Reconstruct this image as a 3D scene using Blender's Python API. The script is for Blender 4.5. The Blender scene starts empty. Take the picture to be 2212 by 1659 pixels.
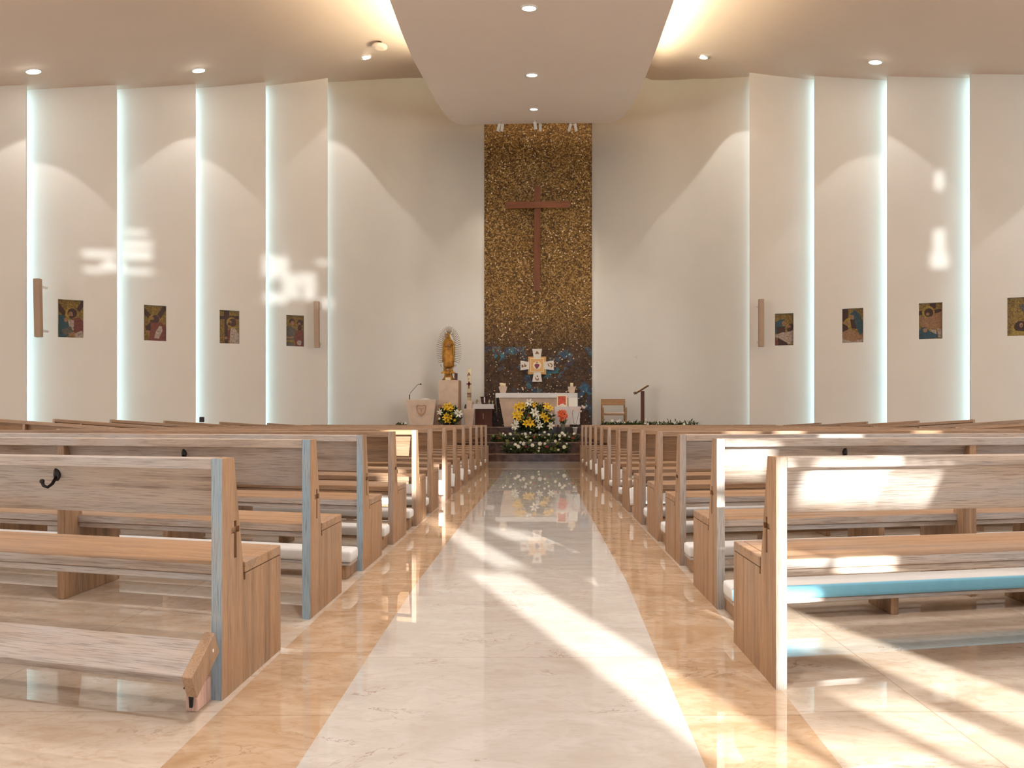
import bpy, bmesh, math, random
from mathutils import Vector, Matrix
random.seed(7)
R = math.radians
scn = bpy.context.scene
COL = scn.collection

# ------------------------------------------------------------------ camera
F, CX, HY, H = 1700.0, 1165.0, 910.0, 0.96      # focal length, vanishing point and eye height
W_, H_ = 2212, 1659
cam_d = bpy.data.cameras.new('camera')
cam = bpy.data.objects.new('camera', cam_d); COL.objects.link(cam)
cam.location = (0, 0, H); cam.rotation_euler = (R(90), 0, 0)
cam_d.sensor_width = 36; cam_d.lens = 36 * F / W_
cam_d.shift_x = -(CX - W_ / 2) / W_
cam_d.shift_y = (HY - H_ / 2) / W_
cam_d.clip_end = 200
scn.camera = cam

def P(px, py, d):                                # a photo point at depth d
    return Vector(((px - CX) * d / F, d, H + (HY - py) * d / F))

# ------------------------------------------------------------------ look, world, sun
scn.view_settings.view_transform = 'Standard'
scn.view_settings.look = 'None'
scn.view_settings.exposure = -0.06
scn.view_settings.gamma = 1
scn.cycles.max_bounces = 9
scn.cycles.diffuse_bounces = 5
scn.cycles.glossy_bounces = 4
scn.cycles.sample_clamp_indirect = 4
scn.cycles.use_denoising = True
scn.cycles.caustics_reflective = False
scn.cycles.caustics_refractive = False

world = bpy.data.worlds.new('sky'); scn.world = world
world.use_nodes = True
bg = world.node_tree.nodes['Background']
bg.inputs[0].default_value = (0.55, 0.78, 1.0, 1); bg.inputs[1].default_value = 1.5

REAR = -4.0
ST, SK = 0.344, 0.30                            # the sun moves ST left and SK down per metre forward

def lamp(name, kind, loc, energy, color, rot=None, aim=None, **kw):
    l = bpy.data.lights.new(name, kind); l.energy = energy; l.color = color
    for k, v in kw.items(): setattr(l, k, v)
    o = bpy.data.objects.new(name, l); COL.objects.link(o); o.location = loc
    if aim is not None: o.rotation_euler = (Vector(aim) - Vector(loc)).to_track_quat('-Z', 'Y').to_euler()
    elif rot is not None: o.rotation_euler = rot
    return o

WARM = (1.0, 0.92, 0.85)
SUN = lamp('sun', 'SUN', (6, -12, 8), 20.0, (1.0, 0.95, 0.85), aim=(6 - ST * 10, -2, 8 - SK * 10), angle=R(0.6))
# daylight of the open sky coming in at the glazed entrance behind the camera
lamp('entrance_daylight', 'AREA', (1.0, REAR - 0.3, .9), 800, (0.58, 0.83, 1.0), rot=(R(90), 0, R(180)),
     shape='RECTANGLE', size=7.0, size_y=1.7)

# unseen area lights added at both sides to lift the ambient light
for sx_ in (-1, 1):
    lamp('side_window_daylight', 'AREA', (sx_ * 13.2, 2.5, 4.0), 640, (1.0, 0.98, 0.96), rot=(0, R(90) * sx_, 0), shape='RECTANGLE', size=5.0, size_y=12.0)

# ------------------------------------------------------------------ materials
def new_mat(name):
    m = bpy.data.materials.new(name); m.use_nodes = True
    nt = m.node_tree; b = nt.nodes['Principled BSDF']
    return m, nt, b
def L(nt, a, b): nt.links.new(a, b)
def plain(name, col, rough=0.5, metal=0.0, emit=None, estr=0, noise=0.06, nscale=8.0, bump=0.0, sheen=0):
    m, nt, b = new_mat(name)
    tc = nt.nodes.new('ShaderNodeTexCoord'); n = nt.nodes.new('ShaderNodeTexNoise')
    n.inputs['Scale'].default_value = nscale; n.inputs['Detail'].default_value = 4
    L(nt, tc.outputs['Object'], n.inputs['Vector'])
    r = nt.nodes.new('ShaderNodeValToRGB')
    c0 = [max(0, c * (1 - noise)) for c in col[:3]] + [1]; c1 = [min(1, c * (1 + noise)) for c in col[:3]] + [1]
    r.color_ramp.elements[0].color = c0; r.color_ramp.elements[1].color = c1
    r.color_ramp.elements[0].position = .3; r.color_ramp.elements[1].position = .7
    L(nt, n.outputs['Fac'], r.inputs[0]); L(nt, r.outputs[0], b.inputs['Base Color'])
    b.inputs['Roughness'].default_value = rough; b.inputs['Metallic'].default_value = metal
    if sheen: b.inputs['Sheen Weight'].default_value = sheen
    if emit: b.inputs['Emission Color'].default_value = (*emit, 1); b.inputs['Emission Strength'].default_value = estr
    if bump:
        bp = nt.nodes.new('ShaderNodeBump'); bp.inputs['Strength'].default_value = bump; bp.inputs['Distance'].default_value = 0.01
        L(nt, n.outputs['Fac'], bp.inputs['Height']); L(nt, bp.outputs[0], b.inputs['Normal'])
    return m
def math_node(nt, op, a, b=None, c=None):
    n = nt.nodes.new('ShaderNodeMath'); n.operation = op
    for i, v in enumerate((a, b, c)):
        if v is None: continue
        if isinstance(v, (int, float)): n.inputs[i].default_value = v
        else: L(nt, v, n.inputs[i])
    return n.outputs[0]
def ramp(nt, fac, stops):
    r = nt.nodes.new('ShaderNodeValToRGB')
    while len(r.color_ramp.elements) < len(stops): r.color_ramp.elements.new(0.5)
    for e, (p, c) in zip(r.color_ramp.elements, stops):
        e.position = p; e.color = (*c, 1) if len(c) == 3 else c
    L(nt, fac, r.inputs[0]); return r.outputs[0]
def mix(nt, fac, a, b, mode='MIX'):
    n = nt.nodes.new('ShaderNodeMix'); n.data_type = 'RGBA'; n.blend_type = mode
    if isinstance(fac, (int, float)): n.inputs[0].default_value = fac
    else: L(nt, fac, n.inputs[0])
    for s, v in ((6, a), (7, b)):
        if isinstance(v, tuple): n.inputs[s].default_value = (*v, 1)
        else: L(nt, v, n.inputs[s])
    return n.outputs[2]

def wood(name, axis, dark, light, grey, rough=0.5, greyness=0.5, cover=(.40, .62)):
    m, nt, b = new_mat(name)
    tc = nt.nodes.new('ShaderNodeTexCoord'); oi = nt.nodes.new('ShaderNodeObjectInfo')
    off = nt.nodes.new('ShaderNodeVectorMath'); off.operation = 'ADD'
    cx = nt.nodes.new('ShaderNodeCombineXYZ')
    L(nt, math_node(nt, 'MULTIPLY', oi.outputs['Random'], 23.0), cx.inputs[0])
    L(nt, math_node(nt, 'MULTIPLY', oi.outputs['Random'], 11.0), cx.inputs[2])
    ga_ = nt.nodes.new('ShaderNodeAttribute'); ga_.attribute_name = 'grain'
    L(nt, ga_.outputs['Vector'], off.inputs[0]); L(nt, cx.outputs[0], off.inputs[1])
    def nz(sc, detail, dist=0.0):
        mp = nt.nodes.new('ShaderNodeMapping'); s = [sc[1]] * 3; s['xyz'.index(axis)] = sc[0]
        mp.inputs['Scale'].default_value = s
        n = nt.nodes.new('ShaderNodeTexNoise'); n.inputs['Scale'].default_value = 1; n.inputs['Detail'].default_value = detail
        n.inputs['Distortion'].default_value = dist; n.inputs['Roughness'].default_value = .6
        L(nt, off.outputs[0], mp.inputs[0]); L(nt, mp.outputs[0], n.inputs['Vector']); return n.outputs['Fac']
    a = nz((.8, 17), 6, 0.35); g = nz((8, 260), 4, 0.1); big = nz((1.0, 3.5), 3, .4)
    base = ramp(nt, a, [(.30, dark), (.5, light), (.68, tuple(x * 1.12 for x in light))])
    base = mix(nt, ramp(nt, big, [(cover[0], (0, 0, 0)), (cover[1], (greyness,) * 3)]), base, grey)
    fine = ramp(nt, g, [(.34, (.42, .39, .37)), (.50, (.97, .97, .97)), (.8, (1.07, 1.07, 1.07))])
    col = mix(nt, 0.75, base, fine, 'MULTIPLY')
    L(nt, col, b.inputs['Base Color'])
    b.inputs['Roughness'].default_value = rough
    bp = nt.nodes.new('ShaderNodeBump'); bp.inputs['Strength'].default_value = .25; bp.inputs['Distance'].default_value = .003
    L(nt, g, bp.inputs['Height']); L(nt, bp.outputs[0], b.inputs['Normal'])
    return m

def marble(name, base, cloud, dark, vein, pitch_y, phase_y, pitch_x=None, phase_x=0, rough=0.012, vs=1.0):
    m, nt, b = new_mat(name)
    tc = nt.nodes.new('ShaderNodeTexCoord'); co = tc.outputs['Object']
    sp = nt.nodes.new('ShaderNodeSeparateXYZ'); L(nt, co, sp.inputs[0])
    # each slab gets its own offset
    ty = math_node(nt, 'DIVIDE', math_node(nt, 'SUBTRACT', sp.outputs[1], phase_y), pitch_y)
    cell = math_node(nt, 'FLOOR', ty)
    fy = math_node(nt, 'ABSOLUTE', math_node(nt, 'SUBTRACT', math_node(nt, 'FRACT', ty), 0.5))
    joint = math_node(nt, 'GREATER_THAN', fy, 0.5 - 0.0022 / pitch_y)
    if pitch_x:
        tx = math_node(nt, 'DIVIDE', math_node(nt, 'SUBTRACT', sp.outputs[0], phase_x), pitch_x)
        cell = math_node(nt, 'ADD', cell, math_node(nt, 'MULTIPLY', math_node(nt, 'FLOOR', tx), 7.3))
        fx = math_node(nt, 'ABSOLUTE', math_node(nt, 'SUBTRACT', math_node(nt, 'FRACT', tx), 0.5))
        joint = math_node(nt, 'MAXIMUM', joint, math_node(nt, 'GREATER_THAN', fx, 0.5 - 0.0022 / pitch_x))
    cb = nt.nodes.new('ShaderNodeCombineXYZ')
    L(nt, sp.outputs[0], cb.inputs[0]); L(nt, sp.outputs[1], cb.inputs[1]); L(nt, math_node(nt, 'MULTIPLY', cell, 3.7), cb.inputs[2])
    def nz(s, d, dist=0, off=0):
        n = nt.nodes.new('ShaderNodeTexNoise'); n.inputs['Scale'].default_value = s; n.inputs['Detail'].default_value = d
        n.inputs['Distortion'].default_value = dist; n.inputs['Roughness'].default_value = .62
        mp = nt.nodes.new('ShaderNodeMapping'); mp.inputs['Location'].default_value = (off, off * .7, 0)
        mp.inputs['Rotation'].default_value = (0, 0, .5); mp.inputs['Scale'].default_value = (1, 1.9, 1)
        L(nt, cb.outputs[0], mp.inputs[0]); L(nt, mp.outputs[0], n.inputs['Vector']); return n.outputs['Fac']
    cl = nz(2.2, 9, 1.2); fn = nz(14, 6, .8, 3)
    col = ramp(nt, cl, [(.28, dark), (.45, base), (.62, cloud)])
    col = mix(nt, ramp(nt, fn, [(.34, (.7,) * 3), (.5, (0, 0, 0))]), col, dark)
    v1 = math_node(nt, 'ABSOLUTE', math_node(nt, 'SUBTRACT', nz(1.3, 7, .9, 8), .5))
    v2 = nz(1.6, 2, 0, 15)
    vm = math_node(nt, 'MULTIPLY', ramp(nt, v1, [(0, (1, 1, 1)), (.006, (0, 0, 0))]), ramp(nt, v2, [(.52, (0, 0, 0)), (.62, (vs,) * 3)]))
    col = mix(nt, math_node(nt, 'MULTIPLY', vm, .65), col, vein)
    v3 = math_node(nt, 'ABSOLUTE', math_node(nt, 'SUBTRACT', nz(1.9, 6, 1.3, 21), .5))
    vw = math_node(nt, 'MULTIPLY', ramp(nt, v3, [(0, (1, 1, 1)), (.02, (0, 0, 0))]), ramp(nt, v2, [(.40, (1, 1, 1)), (.5, (0, 0, 0))]))
    col = mix(nt, math_node(nt, 'MULTIPLY', vw, .3), col, cloud)
    col = mix(nt, math_node(nt, 'MULTIPLY', joint, .45), col, vein)
    L(nt, col, b.inputs['Base Color'])
    b.inputs['Roughness'].default_value = rough; b.inputs['IOR'].default_value = 1.7
    return m

M = {}
M['wall'] = plain('wall_plaster', (.78, .775, .75), .6, noise=.015, nscale=1.5)
M['canopy'] = plain('canopy_plaster', (.94, .83, .75), .8, noise=.015, nscale=1.0)
M['ceiling'] = plain('ceiling_plaster', (.84, .70, .60), .8, noise=.015, nscale=1.0)
OD, OL, OG = (.21, .118, .062), (.40, .245, .138), (.34, .265, .22)
M['wood_x'] = wood('oak_along', 'x', OD, OL, OG, greyness=.55)
M['wood_z'] = wood('oak_upright', 'z', OD, OL, OG, greyness=.35)
M['wood_grey'] = wood('oak_weathered', 'x', (.25, .19, .155), (.48, .40, .34), (.50, .49, .50), greyness=.85)  # weathered oak, with cool daylight on near back faces mixed into the colour
M['wood_post'] = wood('oak_weathered_upright', 'z', (.24, .20, .19), (.42, .37, .34), (.32, .47, .60), greyness=.95, cover=(.30, .50))  # near left posts; their blue is skylight put into the wood colour
M['wood_brown'] = wood('oak_brown_back', 'x', (.19, .105, .055), (.36, .22, .125), (.30, .24, .20), greyness=.45)
M['wood_post_grey'] = wood('oak_grey_upright', 'z', (.28, .21, .16), (.50, .42, .35), (.48, .48, .48), greyness=.8)  # near right posts, cool daylight put into the grey
M['wood_post_brown'] = wood('oak_brown_upright', 'z', (.24, .15, .095), (.44, .30, .20), (.40, .36, .34), greyness=.7)
M['endgrain'] = wood('pale_cut_oak', 'z', (.45, .27, .22), (.70, .48, .40), (.7, .5, .45), greyness=.2)
M['marble_cream'] = marble('marble_cream', (.55, .53, .51), (.60, .585, .57), (.50, .465, .43), (.25, .13, .08), 1.48, 3.2)
M['marble_tan'] = marble('marble_tan', (.50, .36, .24), (.58, .455, .34), (.41, .265, .15), (.20, .09, .04), .70, 2.57)
M['marble_side'] = marble('marble_side', (.57, .49, .41), (.63, .56, .49), (.50, .39, .29), (.25, .13, .08), 1.1, .4, 1.1, .2)
M['stone'] = plain('cream_stone', (.70, .56, .45), .45, noise=.10, nscale=5)
M['white'] = plain('white_paint', (.85, .84, .80), .4, noise=.01)
M['cloth'] = plain('white_linen', (.80, .80, .82), .9, noise=.05, nscale=30, bump=.1)
M['black'] = plain('black_iron', (.015, .012, .012), .4, .4)
M['brown_metal'] = plain('bronze', (.20, .12, .06), .35, .7)
M['cushion'] = plain('cushion_grey_white', (.68, .70, .72), .8, noise=.03, nscale=20)
M['cushion_blue'] = plain('cushion_sky_blue', (.23, .60, .84), .7, noise=.03, nscale=20)  # cool skylight from the entrance, put into the cushion colour
M['speaker'] = plain('speaker_taupe', (.42, .31, .23), .6, noise=.03)
M['mahogany'] = wood('dark_red_wood', 'z', (.05, .012, .008), (.12, .03, .018), (.09, .03, .02), rough=.35, greyness=.2)
M['crosswood'] = wood('reddish_brown_wood', 'z', (.10, .030, .012), (.19, .062, .026), (.16, .06, .03), rough=.4, greyness=.3)
M['crosswood_x'] = wood('reddish_brown_wood_bar', 'x', (.10, .030, .012), (.21, .07, .03), (.16, .06, .03), rough=.4, greyness=.3)
M['chairwood'] = wood('tan_chair_wood', 'x', (.26, .14, .07), (.44, .26, .13), (.4, .26, .15), greyness=.3)
M['leaf'] = plain('dark_leaf', (.035, .055, .015), .5, noise=.5, nscale=20)
M['leaf_light'] = plain('light_leaf', (.16, .19, .04), .5, noise=.4, nscale=25)
M['petal_y'] = plain('yellow_petal', (.90, .58, .02), .5, noise=.12, nscale=20)
M['petal_w'] = plain('white_petal', (.88, .88, .76), .5, noise=.05, nscale=20)
M['petal_r'] = plain('red_orange_petal', (.72, .12, .04), .5, noise=.2, nscale=20)
M['petal_p'] = plain('pink_white_petal', (.85, .68, .68), .5, noise=.1, nscale=20)
M['bud_red'] = plain('dark_red_bud', (.25, .02, .015), .5)
M['wax'] = plain('cream_wax', (.88, .78, .55), .4, noise=.02)
M['wax_red'] = plain('wine_red_wax', (.20, .02, .03), .4)
M['gold'] = plain('aged_gold', (.55, .30, .06), .35, .75, noise=.3, nscale=14)
M['bronze_gold'] = plain('gilded_bronze', (.42, .20, .035), .38, .55, noise=.45, nscale=9)
M['ray'] = plain('dark_brass', (.22, .15, .07), .4, .6)
M['skin'] = plain('painted_skin', (.55, .32, .20), .5)
M['hair'] = plain('dark_hair', (.03, .015, .01), .6)
M['orange_tile'] = plain('orange_gold_mosaic', (.80, .45, .18), .4, .1, noise=.35, nscale=60)
M['enamel'] = plain('white_enamel', (.80, .78, .74), .35, noise=.04, nscale=30)
M['purple'] = plain('purple_enamel', (.18, .03, .09), .3)
M['line_brown'] = plain('brown_line', (.25, .12, .05), .5)
M['terracotta'] = plain('terracotta_emblem', (.50, .30, .19), .6)
M['bucket'] = plain('dark_pewter', (.10, .05, .045), .25, .7)
M['silver'] = plain('silver_brass', (.55, .45, .30), .25, .9)
M['glass'], nt, b = new_mat('clear_glass')
b.inputs['Base Color'].default_value = (.55, .65, .5, 1); b.inputs['Roughness'].default_value = .05; b.inputs['Transmission Weight'].default_value = .8
M['paper_red'] = plain('red_picture', (.55, .08, .05), .5, noise=.6, nscale=25)
M['grey_stone'] = plain('dark_step_stone', (.075, .042, .034), .16, noise=.5, nscale=7)
M['step_edge'] = plain('step_nosing_stone', (.20, .13, .10), .15, noise=.4, nscale=9)
M['lamp_glow'] = plain('lamp_glow', (1, 1, 1), .5, emit=(1, .93, .82), estr=30)
M['led'] = plain('led_cool', (1, 1, 1), .5, emit=(.62, .93, 1.0), estr=8)
M['cove'] = plain('cove_warm', (1, 1, 1), .5, emit=(1, .82, .50), estr=6)

def mosaic_wall():
    m, nt, b = new_mat('gold_mosaic')
    tc = nt.nodes.new('ShaderNodeTexCoord'); sp = nt.nodes.new('ShaderNodeSeparateXYZ'); L(nt, tc.outputs['Object'], sp.inputs[0])
    def vor(s, out='Color'):
        v = nt.nodes.new('ShaderNodeTexVoronoi'); v.inputs['Scale'].default_value = s; L(nt, tc.outputs['Object'], v.inputs['Vector']); return v
    def nz(s, d=4):
        n = nt.nodes.new('ShaderNodeTexNoise'); n.inputs['Scale'].default_value = s; n.inputs['Detail'].default_value = d; L(nt, tc.outputs['Object'], n.inputs['Vector']); return n.outputs['Fac']
    v = vor(34); w = vor(8.5)
    sc = nt.nodes.new('ShaderNodeSeparateColor'); L(nt, v.outputs['Color'], sc.inputs[0])
    sw = nt.nodes.new('ShaderNodeSeparateColor'); L(nt, w.outputs['Color'], sw.inputs[0])
    gold = ramp(nt, sc.outputs[0], [(0, (.030, .014, .005)), (.35, (.13, .065, .016)), (.75, (.30, .17, .045)), (1, (.52, .36, .14))])
    low = ramp(nt, sw.outputs[0], [(0, (.008, .003, .003)), (.4, (.028, .011, .009)), (.75, (.055, .022, .016)), (1, (.03, .022, .032))])
    blue = ramp(nt, sw.outputs[1], [(0, (.008, .03, .10)), (.5, (.012, .09, .20)), (1, (.02, .22, .30))])
    # blue tesserae gather in patches near the bottom of the picture
    bm_ = math_node(nt, 'MULTIPLY', ramp(nt, nz(1.6, 3), [(.50, (0, 0, 0)), (.56, (1, 1, 1))]), ramp(nt, sw.outputs[2], [(.35, (0, 0, 0)), (.4, (1, 1, 1))]))
    bm_ = math_node(nt, 'MULTIPLY', bm_, math_node(nt, 'LESS_THAN', sp.outputs[2], 3.05))
    low = mix(nt, bm_, low, blue)
    low = mix(nt, .14, low, gold)
    h = math_node(nt, 'ADD', sp.outputs[2], math_node(nt, 'MULTIPLY', nz(2.5), 1.2))
    hm = nt.nodes.new('ShaderNodeMapRange'); hm.inputs[1].default_value = 3.35; hm.inputs[2].default_value = 4.7; L(nt, h, hm.inputs[0])
    col = mix(nt, hm.outputs[0], low, gold)
    spark = math_node(nt, 'MULTIPLY', math_node(nt, 'GREATER_THAN', sc.outputs[1], .965), ramp(nt, nz(1.3, 2), [(.42, (.15,) * 3), (.6, (1, 1, 1))]))
    col = mix(nt, spark, col, (.95, .80, .55))  # pale gold-leaf tesserae, with their glitter put into the colour
    L(nt, col, b.inputs['Base Color'])
    b.inputs['Roughness'].default_value = .35
    b.inputs['Metallic'].default_value = .15
    bp = nt.nodes.new('ShaderNodeBump'); bp.inputs['Strength'].default_value = .7; bp.inputs['Distance'].default_value = .03
    L(nt, sc.outputs[2], bp.inputs['Height']); L(nt, bp.outputs[0], b.inputs['Normal'])
    return m
M['mosaic'] = mosaic_wall()
def tess(name, col, col2):
    m, nt, b = new_mat(name)
    tc = nt.nodes.new('ShaderNodeTexCoord')
    v = nt.nodes.new('ShaderNodeTexVoronoi'); v.inputs['Scale'].default_value = 55; L(nt, tc.outputs['Object'], v.inputs['Vector'])
    sc = nt.nodes.new('ShaderNodeSeparateColor'); L(nt, v.outputs['Color'], sc.inputs[0])
    col = tuple(q * .6 for q in col); col2 = tuple(q * .72 for q in col2)
    L(nt, ramp(nt, sc.outputs[0], [(0, col), (1, col2)]), b.inputs['Base Color']); b.inputs['Roughness'].default_value = .4
    return m
T = dict(gold=tess('tesserae_gold', (.14, .08, .015), (.42, .28, .06)), dark=tess('tesserae_dark', (.02, .005, .005), (.06, .012, .012)),
         halo=tess('tesserae_halo', (.30, .20, .02), (.50, .36, .06)), skin=tess('tesserae_skin', (.26, .13, .07), (.45, .25, .14)),
         blue=tess('tesserae_blue', (.008, .035, .07), (.02, .11, .16)), red=tess('tesserae_red', (.12, .02, .018), (.24, .06, .05)),
         white=tess('tesserae_white', (.32, .24, .20), (.62, .52, .46)), grey=tess('tesserae_grey', (.07, .07, .07), (.16, .15, .13)),
         flesh=tess('tesserae_flesh', (.28, .14, .07), (.42, .24, .13)))

# ------------------------------------------------------------------ mesh helpers
class MB:
    def __init__(s): s.v = []; s.f = []; s.m = []; s.mi = 0; s.smooth = False; s.sm = []
    def face(s, idx): s.f.append(tuple(idx)); s.m.append(s.mi); s.sm.append(s.smooth)
    def add(s, vs, fs):
        n = len(s.v); s.v += [tuple(v) for v in vs]
        for f in fs: s.face([i + n for i in f])
    def box(s, x0, x1, y0, y1, z0, z1, xf=None):
        vs = [Vector((x, y, z)) for z in (z0, z1) for y in (y0, y1) for x in (x0, x1)]
        if xf: vs = [xf(v) for v in vs]
        s.add(vs, [(0, 2, 3, 1), (4, 5, 7, 6), (0, 1, 5, 4), (2, 6, 7, 3), (0, 4, 6, 2), (1, 3, 7, 5)])
    def prism(s, pts, a, b, axis='x', xf=None):         # polygon in the other two axes, extruded from a to b
        def mk(p, t):
            return Vector({'x': (t, p[0], p[1]), 'y': (p[0], t, p[1]), 'z': (p[0], p[1], t)}[axis])
        n = len(pts); vs = [mk(p, a) for p in pts] + [mk(p, b) for p in pts]
        if xf: vs = [xf(v) for v in vs]
        fs = [tuple(range(n))[::-1], tuple(range(n, 2 * n))] + [(i, (i + 1) % n, n + (i + 1) % n, n + i) for i in range(n)]
        s.add(vs, fs)
    def rings(s, rings, cap=True, close=True):          # list of rings of equal length
        n = len(rings[0]); k = len(s.v)
        for r in rings: s.v += [tuple(p) for p in r]
        for j in range(len(rings) - 1):
            for i in range(n if close else n - 1):
                a = k + j * n + i; b = k + j * n + (i + 1) % n
                s.face((a, b, b + n, a + n))
        if cap: s.face([k + i for i in range(n)][::-1]); s.face([k + (len(rings) - 1) * n + i for i in range(n)])
    def lathe(s, prof, n=20, c=(0, 0, 0), cap=True):
        s.rings([[(c[0] + r * math.cos(2 * math.pi * i / n), c[1] + r * math.sin(2 * math.pi * i / n), c[2] + z) for i in range(n)] for r, z in prof], cap)
    def tube(s, pts, r, n=8, taper=None):
        pts = [Vector(p) for p in pts]; rg = []
        for i, p in enumerate(pts):
            t = (pts[min(i + 1, len(pts) - 1)] - pts[max(i - 1, 0)]).normalized()
            u = t.cross(Vector((0, 0, 1)) if abs(t.z) < .9 else Vector((1, 0, 0))).normalized(); w = t.cross(u)
            q = r if taper is None else r * (1 + (taper - 1) * i / (len(pts) - 1))
            rg.append([p + u * q * math.cos(2 * math.pi * k / n) + w * q * math.sin(2 * math.pi * k / n) for k in range(n)])
        s.rings(rg)
    def ball(s, c, r, n=14, m=9, sc=(1, 1, 1)):
        prof = []
        rg = []
        for j in range(m + 1):
            a = math.pi * (0.02 + .96 * j / m)
            rg.append([(c[0] + sc[0] * r * math.sin(a) * math.cos(2 * math.pi * i / n), c[1] + sc[1] * r * math.sin(a) * math.sin(2 * math.pi * i / n), c[2] - sc[2] * r * math.cos(a)) for i in range(n)])
        s.rings(rg)
    def mesh(s, name, mats, bevel=0.0, fix=True):
        me = bpy.data.meshes.new(name)
        me.from_pydata(s.v, [], s.f)
        for mt in (mats if isinstance(mats, (list, tuple)) else [mats]): me.materials.append(mt)
        for p, mi, sm in zip(me.polygons, s.m, s.sm): p.material_index = mi; p.use_smooth = sm
        bm = bmesh.new(); bm.from_mesh(me)
        if fix: bmesh.ops.recalc_face_normals(bm, faces=bm.faces)
        if bevel:
            es = [e for e in bm.edges if len(e.link_faces) == 2 and e.calc_face_angle(0) > .5]
            bmesh.ops.bevel(bm, geom=es, offset=bevel, segments=2 if bevel > .01 else 1, affect='EDGES', profile=.6)
            if bevel > .01:
                for f in bm.faces: f.smooth = True
        bm.to_mesh(me); bm.free()
        at = me.attributes.new('grain', 'FLOAT_VECTOR', 'POINT')
        for i, v in enumerate(me.vertices): at.data[i].vector = (v.co.x, v.co.y - SHEAR * abs(v.co.x), v.co.z)
        return me
SHEAR = 0.0
def link(name, me, parent=None, loc=(0, 0, 0), rot=(0, 0, 0), label=None):
    o = bpy.data.objects.new(name, me); COL.objects.link(o)
    o.location = loc; o.rotation_euler = rot
    if parent is not None: o.parent = parent
    if label: o['label'] = label
    return o
def thing(name, label, cat, loc=(0, 0, 0), rot=(0, 0, 0), group=None):
    o = bpy.data.objects.new(name, None); COL.objects.link(o); o.empty_display_size = .1
    o.location = loc; o.rotation_euler = rot; o['label'] = label; o['category'] = cat
    if group: o['group'] = group
    return o
def tag(o, label, cat, group=None):
    o['label'] = label; o['category'] = cat
    if group: o['group'] = group
    return o
def struct(name, me):
    o = link(name, me); o['kind'] = 'structure'; return o

# ------------------------------------------------------------------ room shell
KN = [(-13.5, -2.889), (-5.2, -1.113), (-4.08, -.703), (-3.3, -.556), (-2.2, -.40), (0, 0), (2.0, .0), (2.87, -.555 + .38), (4.0, -.31), (4.98, -.78), (13.5, -1.922)]
KN[6:10] = [(2.0, -.03), (2.87, 9.225 + .15 * (0 - 18.66) + .54 - 7.585), (4.0, 9.225 - 2.799 + .34 - 7.585), (4.98, 9.225 - 2.799 - 7.585)]; KN[10] = (13.5, KN[9][1] - .134 * 8.52)
def zceil(x, y):
    for i, ((a, p), (b, q)) in enumerate(zip(KN, KN[1:])):
        if x <= b:                                   # smooth cubic through the knots
            t = (x - a) / (b - a)
            def sl(j):
                if j <= 0: return (KN[1][1] - KN[0][1]) / (KN[1][0] - KN[0][0])
                if j >= len(KN) - 1: return (KN[-1][1] - KN[-2][1]) / (KN[-1][0] - KN[-2][0])
                s0 = (KN[j][1] - KN[j - 1][1]) / (KN[j][0] - KN[j - 1][0]); s1 = (KN[j + 1][1] - KN[j][1]) / (KN[j + 1][0] - KN[j][0])
                return (s0 + s1) / 2
            m0, m1, w = sl(i), sl(i + 1), b - a
            return 7.585 + .15 * y + (2 * t**3 - 3 * t**2 + 1) * p + (t**3 - 2 * t**2 + t) * m0 * w + (3 * t**2 - 2 * t**3) * q + (t**3 - t**2) * m1 * w
    return 7.585 + .15 * y + KN[-1][1]
def dl(px): return 22.93 / (1 + .70 * (CX - px) / F)
def dr(px): return 21.32 / (1 + .535 * (px - CX) / F)
def G(px, d): return ((px - CX) * d / F, d)

# floor: cream runner, tan borders, cream slabs under the pews
mb = MB()
sl = [(-3.95, -.67), (2.18, -.673), (3.33, -.701), (4.68, -.727), (7.5, -.728), (13.6, -.70), (17.9, -.70)]
sr = [(-3.95, .455), (2.18, .4614), (3.33, .488), (4.68, .523), (7.5, .522), (13.6, .515), (17.9, .515)]
ol = [(-3.95, -1.045), (2.18, -1.05), (3.33, -1.075), (4.68, -1.10), (7.5, -1.11), (13.6, -1.11), (17.9, -1.11)]
orr = [(-3.95, .83), (2.18, .84), (3.33, .885), (4.68, .915), (7.5, .93), (13.6, .915), (17.9, .91)]
def strip(A, B, mi):
    mb.mi = mi
    for i in range(len(A) - 1):
        mb.add([(A[i][1], A[i][0], 0), (B[i][1], B[i][0], 0), (B[i + 1][1], B[i + 1][0], 0), (A[i + 1][1], A[i + 1][0], 0)], [(0, 1, 2, 3)])
far = [(y, -13.5) for y, _ in ol]; farr = [(y, 13.5) for y, _ in ol]
strip(sl, sr, 0); strip(ol, sl, 1); strip(sr, orr, 1); strip(far, ol, 2); strip(orr, farr, 2)
mb.mi = 1; mb.add([(-1.11, 17.9, 0), (.91, 17.9, 0), (.91, 18.15, 0), (-1.11, 18.15, 0)], [(0, 1, 2, 3)])
mb.mi = 0; mb.add([(-1.11, 18.15, 0), (.91, 18.15, 0), (.91, 24, 0), (-1.11, 24, 0)], [(0, 1, 2, 3)])
mb.mi = 2; mb.add([(-13.5, 17.9, 0), (-1.11, 17.9, 0), (-1.11, 24, 0), (-13.5, 24, 0)], [(0, 1, 2, 3)])
mb.add([(.91, 17.9, 0), (13.5, 17.9, 0), (13.5, 24, 0), (.91, 24, 0)], [(0, 1, 2, 3)])
struct('floor', mb.mesh('floor', [M['marble_cream'], M['marble_tan'], M['marble_side']], fix=False))
# the floor rises gently under the outermost pews
for nm, s in (('floor_ramp_left', -1), ('floor_ramp_right', 1)):
    mb = MB(); mb.prism([(5.22 * s, .002), (9.6 * s, .002), (9.6 * s, .264)], 8.2, 14.2, 'y')
    struct(nm, mb.mesh(nm, M['marble_side']))

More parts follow.
